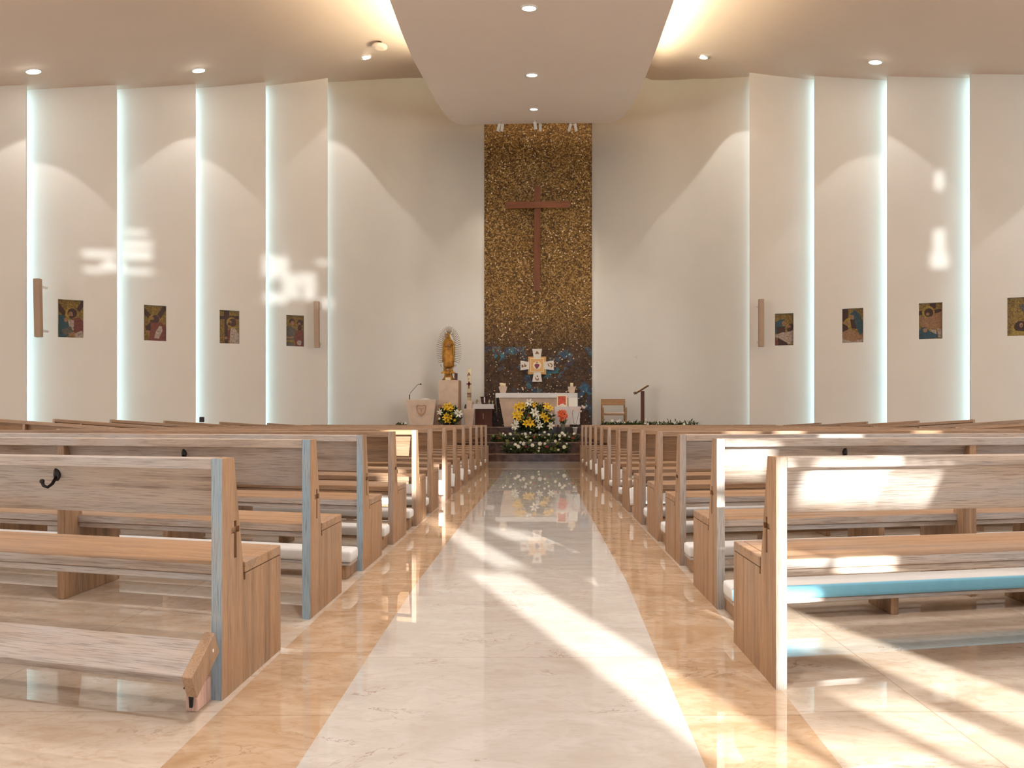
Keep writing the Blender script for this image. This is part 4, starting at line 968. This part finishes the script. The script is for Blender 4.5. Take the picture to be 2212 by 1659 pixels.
# credence table with vessels
DC = 21.2; s = DC / F; x0, x1 = (1021 - CX) * s, (1066 - CX) * s; zt = P(0, 873, DC).z; xc = (x0 + x1) / 2
t = thing('credence_table', 'dark wooden side table under a white cloth, left of the altar', 'table', (xc, DC, PZ)); w = (x1 - x0) / 2
mb = MB(); mb.box(-w + .03, w - .02, .02, .44, zt - PZ - .05, zt - PZ - .012); link('tabletop', mb.mesh('tabletop', M['mahogany'], .003), t)
mb = MB(); mb.box(-w + .06, w - .04, .08, .40, 0, zt - PZ - .05); link('cabinet', mb.mesh('cabinet', M['mahogany'], .004), t)
mb = MB(); mb.box(-.006, .006, .060, .08, .2, .36); link('handle', mb.mesh('handle', M['silver']), t)
mb = MB(); mb.box(-w, w + .01, 0, .45, -.012, 0)
mb.box(-w, w + .01, -.006, .001, -.115, 0); mb.box(-w - .006, -w, 0, .45, -.115, 0)
mb.box(-w - .02, w + .03, -.02, .0, -.125, -.112)
tag(link('table_cloth', mb.mesh('table_cloth', M['cloth'], .002), None, (xc, DC, zt)), 'white cloth over the dark side table left of the altar', 'cloth')
def vessel(px, dy, prof, mat, label, name, kids=()):
    t = thing(name, label, 'vessel', ((px - CX) * (DC + dy) / F, DC + dy, zt + .001), group='vessels on the side table')
    mb = MB(); mb.smooth = True; mb.lathe(prof, 20); link('body', mb.mesh('body', mat), t)
    for nm_, mb2, mt in kids: link(nm_, mb2.mesh(nm_, mt), t)
rim = MB(); rim.smooth = True; rim.lathe([(.088, .185), (.10, .19), (.10, .20), (.085, .20)], 20)
tw = MB(); tw.box(.018, .05, -.094, -.086, .04, .19)
vessel(1044.5, .16, [(.045, 0), (.055, .01), (.07, .09), (.085, .19)], M['bucket'], 'dark pewter basin with a white towel on the side table', 'basin', [('rim', rim, M['bucket']), ('towel', tw, M['cloth'])])
lid = MB(); lid.smooth = True; lid.ball((0, 0, .115), .014)
vessel(1030.5, .12, [(.03, 0), (.014, .02), (.012, .035), (.032, .055), (.034, .08), (.02, .10), (.006, .108)], M['silver'], 'round-bellied brass cruet left of the dark basin', 'cruet', [('lid', lid, M['silver'])])
hdl = MB(); hdl.tube([(0, 0, .06), (0, 0, .10)], .004, 6); hdl.box(-.014, .014, -.003, .003, .085, .09)
vessel(1022.5, .10, [(.025, 0), (.02, .01), (.022, .03), (.01, .05), (.004, .065)], M['silver'], 'smallest brass cruet at the left end of the side table', 'cruet', [('finial', hdl, M['silver'])])
lid = MB(); lid.smooth = True; lid.ball((0, 0, .125), .013)
vessel(1057, .12, [(.03, 0), (.014, .02), (.012, .035), (.028, .055), (.03, .09), (.018, .11), (.006, .118)], M['silver'], 'brass cruet right of the dark basin', 'cruet', [('lid', lid, M['silver'])])
lid = MB(); lid.smooth = True; lid.ball((0, 0, .105), .012)
vessel(1064, .14, [(.026, 0), (.012, .02), (.012, .03), (.026, .045), (.028, .075), (.014, .095)], M['silver'], 'brass cruet nearest the altar on the side table', 'cruet', [('lid', lid, M['silver'])])

# ---- flowers
def petal_ring(mb, n, ln, wd, open_, up, z0=0.0, seg=4, a0=0):
    for k in range(n):
        a_ = a0 + 2 * math.pi * k / n; u = Vector((math.cos(a_), math.sin(a_), 0)); v = Vector((-u.y, u.x, 0)); vs = []
        for j in range(seg + 1):
            q = j / seg; w = wd * math.sin(math.pi * min(.98, .12 + .86 * q)) ** .8
            r = ln * q * open_; z = z0 + up * math.sin(q * math.pi * .62) - .25 * up * q * q
            c_ = u * r + Vector((0, 0, z)); vs += [c_ - v * w + Vector((0, 0, .12 * w)), c_, c_ + v * w + Vector((0, 0, .12 * w))]
        f = []
        for j in range(seg):
            b0 = 3 * j; f += [(b0, b0 + 1, b0 + 4, b0 + 3), (b0 + 1, b0 + 2, b0 + 5, b0 + 4)]
        mb.add(vs, f)
def lily_mesh(mat, name, size=.1):
    mb = MB(); mb.smooth = True
    petal_ring(mb, 3, size, size * .19, 1, size * .42); petal_ring(mb, 3, size * .95, size * .22, 1, size * .36, a0=math.pi / 3)
    mb.mi = 1
    for k in range(5):
        a_ = k * 2 * math.pi / 5; mb.tube([(0, 0, 0), (.12 * size * math.cos(a_), .12 * size * math.sin(a_), .4 * size), (.22 * size * math.cos(a_), .22 * size * math.sin(a_), .6 * size)], size * .02, 5)
    return mb.mesh(name, [mat, M['line_brown']], fix=False)
def rose_mesh(mat, name, r=.04):
    mb = MB(); mb.smooth = True
    for q, (n_, o_, u_) in enumerate(((6, 1, .5), (5, .75, .8), (4, .45, 1.0))): petal_ring(mb, n_, r, r * .45, o_, r * u_, a0=q * .5)
    mb.ball((0, 0, r * .45), r * .35, 8, 6)
    return mb.mesh(name, [mat], fix=False)
LY = lily_mesh(M['petal_y'], 'yellow_lily', .125); LW = lily_mesh(M['petal_w'], 'white_lily', .12); LR = lily_mesh(M['petal_r'], 'red_lily', .11)
RW = rose_mesh(M['petal_w'], 'white_rose'); RR = rose_mesh(M['bud_red'], 'red_bud', .03); RL = rose_mesh(M['leaf_light'], 'green_blossom', .035)
def leaves(mb, n, area, size, zb=0):
    for _ in range(n):
        p = Vector(area()); a_ = random.uniform(0, 2 * math.pi); e = random.uniform(-.3, 1.2)
        d_ = Vector((math.cos(a_) * math.cos(e), math.sin(a_) * math.cos(e) * .8 - .25, math.sin(e))).normalized(); sd = d_.cross(Vector((random.uniform(-1, 1), random.uniform(-1, 1), random.uniform(-1, 1)))).normalized()
        l_ = size * random.uniform(.6, 1.3); w = l_ * .17; mb.mi = 1 if random.random() < .22 else 0
        mb.add([p, p + d_ * l_ * .5 + sd * w, p + d_ * l_, p + d_ * l_ * .5 - sd * w], [(0, 1, 2, 3)])
def foliage(area, n, size, par, name='foliage'):
    mb = MB(); leaves(mb, n, area, size)
    return link(name, mb.mesh(name, [M['leaf'], M['leaf_light']], fix=False), par)
def put_flower(me, par, name, p, size=1.0, toward=(0, -1, .35)):
    d_ = (Vector(toward) + Vector((random.uniform(-.5, .5), random.uniform(-.2, .2), random.uniform(-.35, .35)))).normalized()
    o = link(name, me, par, p); o.rotation_euler = (d_.to_track_quat('Z', 'Y') @ Matrix.Rotation(random.uniform(0, 6.28), 4, 'Z').to_quaternion()).to_euler(); o.scale = (size,) * 3
    return o
def arrangement(cpx, d, base_z, label, spots, rx, rz, ry, nleaf, name='flower_arrangement'):
    s = d / F; cx0 = (cpx - CX) * s
    t = thing(name, label, 'flowers', (cx0, d, base_z))
    def area():
        while True:
            x = random.uniform(-1, 1); y = random.uniform(-1, 1); z = random.uniform(0, 1)
            if x * x + y * y + (z * 1.0 - .35) ** 2 * 1.6 < .8: return (x * rx, y * ry, .05 + z * rz)
    mb = MB(); mb.smooth = True; mb.lathe([(.12, 0), (.14, .08), (.16, .10)], 16); link('bowl', mb.mesh('bowl', M['black']), t)
    foliage(area, nleaf, .13, t)
    for kind, px, py, sz in spots:
        w = P(px, py, d - ry * .8); yf = -ry * (.75 + .3 * random.random())
        loc = (w.x - cx0, yf, w.z - base_z)
        me, nm_ = {'y': (LY, 'yellow_lily'), 'w': (LW, 'white_lily'), 'r': (RW, 'white_rose'), 'g': (RL, 'green_blossom'), 'd': (RR, 'red_bud')}[kind]
        put_flower(me, t, nm_, loc, sz)
    return t
def Z2(x, y): return (1040 + x / 6.146, 730 + y / 6.146)
sp = [('y', *Z2(500, 900), 1), ('y', *Z2(550, 905), .9), ('y', *Z2(460, 925), .8), ('w', *Z2(640, 865), 1), ('y', *Z2(870, 910), .9), ('y', *Z2(910, 935), .8), ('y', *Z2(710, 890), .7),
      ('y', *Z2(510, 1000), .9), ('y', *Z2(470, 1035), 1), ('y', *Z2(445, 1010), .7), ('y', *Z2(500, 1070), .7), ('w', *Z2(700, 990), 1.15), ('w', *Z2(740, 1040), .8), ('y', *Z2(825, 1030), .9), ('y', *Z2(865, 1075), 1),
      ('g', *Z2(560, 1060), 1.2), ('w', *Z2(740, 1095), .7), ('y', *Z2(590, 1140), 1), ('y', *Z2(645, 1130), 1.05), ('y', *Z2(690, 1150), .6), ('w', *Z2(450, 1170), 1), ('w', *Z2(780, 1170), .95), ('w', *Z2(930, 1170), .95),
      ('w', *Z2(460, 1120), .7), ('w', *Z2(440, 1200), .7), ('g', *Z2(820, 960), 1.3), ('r', *Z2(930, 1020), .8), ('g', *Z2(880, 1110), 1.2), ('g', *Z2(620, 1060), 1.2), ('y', *Z2(640, 1080), .6), ('d', *Z2(630, 1030), 1.4), ('g', *Z2(520, 1110), 1.3), ('g', *Z2(690, 1060), 1)]
arrangement(1152, 19.95, YS[2][1], 'large arrangement of yellow and white lilies before the altar', sp, .55, .66, .22, 1500)
def Z6(x, y): return (900 + x / 12.29, 860 + y / 12.29)
sp = [('y', *Z6(790, 240), .9), ('y', *Z6(860, 230), 1), ('y', *Z6(930, 260), .8), ('y', *Z6(880, 300), .6), ('y', *Z6(790, 490), .9), ('y', *Z6(860, 520), 1), ('y', *Z6(780, 580), .9), ('y', *Z6(900, 470), .8), ('y', *Z6(870, 640), .5),
      ('w', *Z6(630, 370), .8), ('w', *Z6(1130, 420), 1), ('w', *Z6(1060, 370), .6), ('r', *Z6(610, 550), .9), ('g', *Z6(960, 420), 1.2), ('g', *Z6(1010, 470), 1.2), ('w', *Z6(1000, 430), .5), ('r', *Z6(660, 440), .6), ('y', *Z6(1020, 590), .4)]
arrangement(971, 20.31, PZ, 'smaller bunch of yellow and white lilies in front of the pedestal', sp, .28, .47, .12, 800)
# garlands
def garland(name, label, pts_, d0, z0, flowers, n, hgt=.09, ry=.1, size=.09, cat='garland'):
    x0 = pts_[0]; x1 = pts_[1]; s = d0 / F
    t = thing(name, label, cat, ((x0 + x1) / 2 * s - CX * s, d0, z0)); w = (x1 - x0) / 2 * s
    foliage(lambda: (random.uniform(-w, w), random.uniform(-ry, ry), abs(random.gauss(0, .5)) * hgt), n, size, t)
    cx0 = (x0 + x1) / 2 * s - CX * s
    for kind, px, py, sz in flowers:
        q = P(px, py, d0 - ry); me, nm_ = {'r': (RW, 'white_rose'), 'g': (RL, 'green_blossom'), 'd': (RR, 'red_bud'), 'w': (LW, 'white_lily')}[kind]
        put_flower(me, t, nm_, (q.x - cx0, -ry, max(.015, q.z - z0)), sz)
ga = [('r', *Z2(x, y), s_) for x, y, s_ in ((290, 1270, .7), (380, 1280, 1.1), (315, 1290, .7), (580, 1275, 1.1), (650, 1262, .8), (840, 1255, .9), (890, 1285, .9), (770, 1290, .6), (1070, 1270, 1.3), (1035, 1300, 1.1), (1105, 1295, 1.1), (1165, 1315, .6), (1230, 1275, .9), (592, 1315, .9), (845, 1322, .6), (540, 1275, .5))]
ga += [('g', *Z2(x, y), 1.1) for x, y in ((160, 1300), (480, 1290), (720, 1290), (980, 1290), (450, 1260))] + [('d', *Z2(225, 1325), 1.4), ('d', *Z2(700, 1320), 1.2), ('d', *Z2(1215, 1330), 1.3)]
garland('floral_garland', 'upper floral garland of white blooms lying along the altar steps', (1062, 1248), 19.44, YS[1][1], ga, 900, .14, .10, .12)
gb = [('r', *Z2(x, y), s_) for x, y, s_ in ((450, 1415, 1), (485, 1445, 1.4), (520, 1390, .9), (565, 1405, 1.3), (650, 1360, .9), (677, 1428, 1.3), (780, 1405, 1.4), (845, 1405, .9), (880, 1365, .7), (765, 1465, .8), (980, 1372, 1), (1040, 1350, .7), (1100, 1450, 1.3), (1130, 1405, .7), (1020, 1490, .8), (575, 1495, .6), (390, 1478, .6), (760, 1500, .7), (427, 1337, .6))]
gb += [('g', *Z2(x, y), 1.3) for x, y in ((340, 1370), (350, 1400), (930, 1475), (980, 1480), (640, 1385), (880, 1380), (1010, 1400))] + [('d', *Z2(870, 1450), 1.3), ('d', *Z2(590, 1450), 1.0)]
garland('floral_garland', 'lower floral garland with larger white roses on the altar steps', (1088, 1228), 18.98, YS[0][1], gb, 900, .18, .10, .12)
gc = [('r', 1260 + x / 6.143, 730 + y / 6.143, s_) for x, y, s_ in ((385, 1100, 1), (460, 1110, .9), (485, 1090, .7), (545, 1125, .7), (650, 1115, .6), (830, 1085, .8), (825, 1135, 1), (855, 1150, 1), (990, 1110, .6), (990, 1135, .8), (1120, 1110, .6), (1210, 1130, .8), (1335, 1150, 1), (1380, 1130, .9), (1440, 1145, .6), (1495, 1150, .5))]
garland('floral_garland', 'long floral garland on the platform right of the altar by the chair', (1300, 1505), 20.21, PZ, gc, 1200, .09, .05, .09)
garland('floral_garland', 'short sprig of flowers on the platform left of the ambo', (857, 876), 20.26, PZ, [('r', 876, 914, .8), ('r', 868, 915, .6)], 150, .07, .05, .07)

# small draped table with frame, book, vase and orchid
DT = 19.95; s = DT / F; x0, x1 = (1199 - CX) * s, (1252 - CX) * s; xc = (x0 + x1) / 2; w = (x1 - x0) / 2; zb = YS[2][1]; zt = P(0, 878, DT).z - zb
t = thing('side_table', 'small wooden stand under a white cloth right of the altar flowers', 'table', (xc, DT, zb))
mb = MB(); mb.box(-w + .01, w - .01, .01, .22, zt - .03, zt - .006); link('tabletop', mb.mesh('tabletop', M['chairwood'], .002), t)
for lx in (-w + .06, w - .10):
    for ly in (.03, .18): mb = MB(); mb.box(lx, lx + .035, ly, ly + .03, 0, zt - .03); link('leg', mb.mesh('leg', M['mahogany']), t)
mb = MB(); mb.box(-w - .004, w + .004, -.002, .225, zt - .004, zt)
N = 24
for yy, sg in ((-.006, -1),):
    vs = [(-w - .006 + (2 * w + .012) * i / N, yy - .008 * math.sin(i * 1.3) * q, zt - q * (.46 + .006 * math.sin(i * .7))) for q in (0, .5, 1) for i in range(N + 1)]
    mb.add(vs + [(a1, a2 + .006, a3) for a1, a2, a3 in vs], [(r_ * (N + 1) + i, r_ * (N + 1) + i + 1, (r_ + 1) * (N + 1) + i + 1, (r_ + 1) * (N + 1) + i) for r_ in (0, 1, 3, 4) for i in range(N)])
mb.box(-w - .012, -w - .004, 0, .22, zt - .30, zt); mb.box(w + .004, w + .012, 0, .22, zt - .30, zt)
tag(link('table_cloth', mb.mesh('table_cloth', M['cloth'], fix=True), None, (xc, DT, zb)), 'white cloth hanging over the small stand right of the flowers', 'cloth')
zz = zb + zt + .001
fx = (1214 - CX) * s
t = thing('picture_frame', 'cream framed red and white picture standing on the small draped stand', 'picture frame', (fx, DT + .08, zz), (R(-8), 0, 0))
mb = MB(); wf, hf = 11 * s, 25 * s
for b4 in ((-wf, wf, 0, .03), (-wf, wf, hf - .03, hf), (-wf, -wf + .03, .03, hf - .03), (wf - .03, wf, .03, hf - .03)): mb.box(b4[0], b4[1], -.01, .015, b4[2], b4[3])
link('frame', mb.mesh('frame', M['wax'], .002), t)
mb = MB(); mb.box(-wf + .03, wf - .03, 0, .01, .03, hf - .03); mb.mi = 1; mb.prism([(-.07, .035), (.09, .035), (.03, .075), (-.03, .06)], -.004, 0, 'y'); link('picture', mb.mesh('picture', [M['paper_red'], M['cloth']]), t)
mb = MB(); mb.box(-.115, .115, -.02, .04, 0, .225)
tag(link('book', mb.mesh('book', M['white'], .004), None, ((1238.5 - CX) * s, DT + .09, zz), (R(-6), 0, 0)), 'white upright book standing beside the cream picture frame', 'book')
DV = 19.80; s = DV / F
t = thing('flower_vase', 'glass vase of red-orange lilies before the small draped stand', 'vase', ((1216 - CX) * s, DV, zb))
mb = MB(); mb.smooth = True; mb.lathe([(.04, 0), (.045, .05), (.05, .2), (.055, .24)], 18); link('vase', mb.mesh('vase', M['glass']), t)
mb = MB()
for k in range(6): mb.tube([(.01 * (k - 2.5), 0, .02), (.016 * (k - 2.5), -.01, .26), (.035 * (k - 2.5), -.02, .40)], .004, 5)
link('stems', mb.mesh('stems', M['leaf_light']), t)
for px, py, sz in ((1048, 1010, 1), (1100, 1020, 1), (1075, 985, .9), (1030, 1040, .8), (1080, 1065, 1), (1120, 1045, .7), (1060, 1090, .7), (1110, 985, .5), (1040, 985, .7)):
    q = P(*Z2(px, py), DV - .05); put_flower(LR, t, 'red_lily', (q.x - t.location.x, -.05, q.z - zb), sz * .9)
foliage(lambda: (random.uniform(-.05, .05), random.uniform(-.04, .04), random.uniform(.24, .34)), 60, .09, t)
DO = 19.82; s = DO / F; ox = (1242 - CX) * s; zo = YS[2][1]
t = thing('potted_orchid', 'white-pink orchid in a white pot right of the draped stand', 'orchid', (ox, DO, zo))
mb = MB(); mb.smooth = True; mb.lathe([(.045, 0), (.062, .15), (.066, .15), (.066, .165), (.055, .165)], 20); link('pot', mb.mesh('pot', M['white']), t)
mb = MB()
for a_, ln in ((.2, .2), (2.9, .22), (1.2, .15), (4.0, .16), (5.3, .18)):
    u = Vector((math.cos(a_), math.sin(a_) * .5, 0)); v = Vector((-u.y, u.x, 0)).normalized() * .02
    c1, c2 = u * ln * .5 + Vector((0, 0, .24)), u * ln + Vector((0, 0, .2))
    mb.add([Vector((0, 0, .16)), c1 + v, c2, c1 - v], [(0, 1, 2, 3)])
link('leaves', mb.mesh('leaves', M['leaf'], fix=False), t)
for qx in (1236, 1250):
    mb = MB(); mb.smooth = True; p1 = P(qx, 893, DO); p2 = P(qx + (3 if qx < 1240 else 8), 880, DO)
    mb.tube([(0, 0, .16), ((p1.x - ox) * .6, 0, .35), (p1.x - ox, -.01, p1.z - zo), (p2.x - ox, -.02, p2.z - zo)], .005, 6); link('stem', mb.mesh('stem', M['leaf']), t)
OP = rose_mesh(M['petal_p'], 'orchid_bloom', .045)
for px, py in ((1190, 920), (1215, 950), (1235, 935), (1285, 960), (1310, 930), (1350, 925), (1340, 910), (1370, 925), (1315, 975), (1295, 945)):
    q = P(*Z2(px, py), DO - .03); put_flower(OP, t, 'bloom', (q.x - ox, -.03, q.z - zo), .8)

# presider's chair
DH = 20.6; s = DH / F; x0, x1 = (1301 - CX) * s, (1355 - CX) * s; xc = (x0 + x1) / 2; w = (x1 - x0) / 2
t = thing('armchair', 'light wooden armchair with a thin cushion, right of the altar', 'chair', (xc, DH, PZ))
zs = P(0, 897, DH).z - PZ; zbk = P(0, 861, DH).z - PZ; za = P(0, 880, DH).z - PZ
for lx in (-w, w - .05):
    mb = MB(); mb.box(lx, lx + .045, .0, .05, 0, za); link('leg', mb.mesh('leg', M['chairwood'], .003), t)
    mb = MB(); mb.box(lx, lx + .04, .42, .46, 0, zbk); link('leg', mb.mesh('leg', M['chairwood'], .003), t)
    mb = MB(); mb.box(lx, lx + .045, .05, .42, za - .05, za); link('armrest', mb.mesh('armrest', M['chairwood'], .003), t)
mb = MB(); mb.box(-w + .045, w - .05, .0, .44, zs, zs + .035); link('seat', mb.mesh('seat', M['chairwood'], .003), t)
mb = MB(); mb.box(-w, w - .01, .40, .425, zbk - .165, zbk); link('backrest', mb.mesh('backrest', M['chairwood'], .003), t)
mb = MB(); mb.box(-w + .06, w - .07, .02, .38, zs + .036, zs + .075); tag(link('seat_cushion', mb.mesh('seat_cushion', M['stone'], .015), None, (xc, DH, PZ)), 'thin beige cushion lying on the light wooden armchair', 'cushion')

# wooden lectern with an open book
DW = 20.55; s = DW / F; x = (1388 - CX) * s
t = thing('lectern', 'dark wooden lectern on a single post, right of the altar', 'lectern', (x, DW, PZ))
zt = P(0, 845, DW).z - PZ
mb = MB(); mb.box(-.045, .045, -.04, .05, .02, zt); link('post', mb.mesh('post', M['mahogany'], .004), t)
mb = MB(); mb.box(-.15, .15, -.14, .15, 0, .02); link('base', mb.mesh('base', M['mahogany'], .004), t)
mb = MB()
a_ = R(32); ca, sa = math.cos(a_), math.sin(a_)
def tz(v): return Vector((v.x * ca - v.z * sa - .02, v.y, v.x * sa + v.z * ca + zt + .02))
mb.box(-.20, .20, -.16, .2, 0, .035, tz); mb.box(-.20, -.17, -.16, .2, .035, .07, tz); link('book_rest', mb.mesh('book_rest', M['mahogany'], .003), t)
mb = MB(); mb.box(-.165, -.002, -.13, .17, .036, .058, tz); mb.box(.002, .17, -.13, .17, .036, .06, tz); mb.mi = 1; mb.box(-.168, .175, -.135, .175, .0355, .041, tz)
tag(link('open_book', mb.mesh('open_book', [M['wax'], M['mahogany']]), None, (x, DW, PZ)), 'open book resting on the dark wooden lectern', 'book')

# switch plate on the wall right of the mosaic
q = P(1373, 771, 20.9)
t = thing('wall_switch', 'small pale switch plate high on the wall above the lectern', 'switch', (q.x * 21.2 / 20.9, 21.2, q.z + .02), (0, 0, R(-28)))
mb = MB(); mb.box(-.025, .025, -.02, 0, -.05, .05); link('plate', mb.mesh('plate', M['white'], .002), t)
mb = MB(); mb.box(-.012, .012, -.026, -.02, -.02, .02); link('rocker', mb.mesh('rocker', M['stone']), t)
# small black box left standing on a pew
q = P(435, 912, 14.45)
t = thing('black_box', 'small black box standing on a pew rail by the left wall', 'box', (q.x, 14.47, q.z + .0))
mb = MB(); mb.box(-.035, .035, -.03, .03, 0, .09); link('body', mb.mesh('body', M['black'], .004), t)
mb = MB(); mb.box(-.028, .028, -.024, .024, .09, .097); link('cap', mb.mesh('cap', M['bucket']), t)
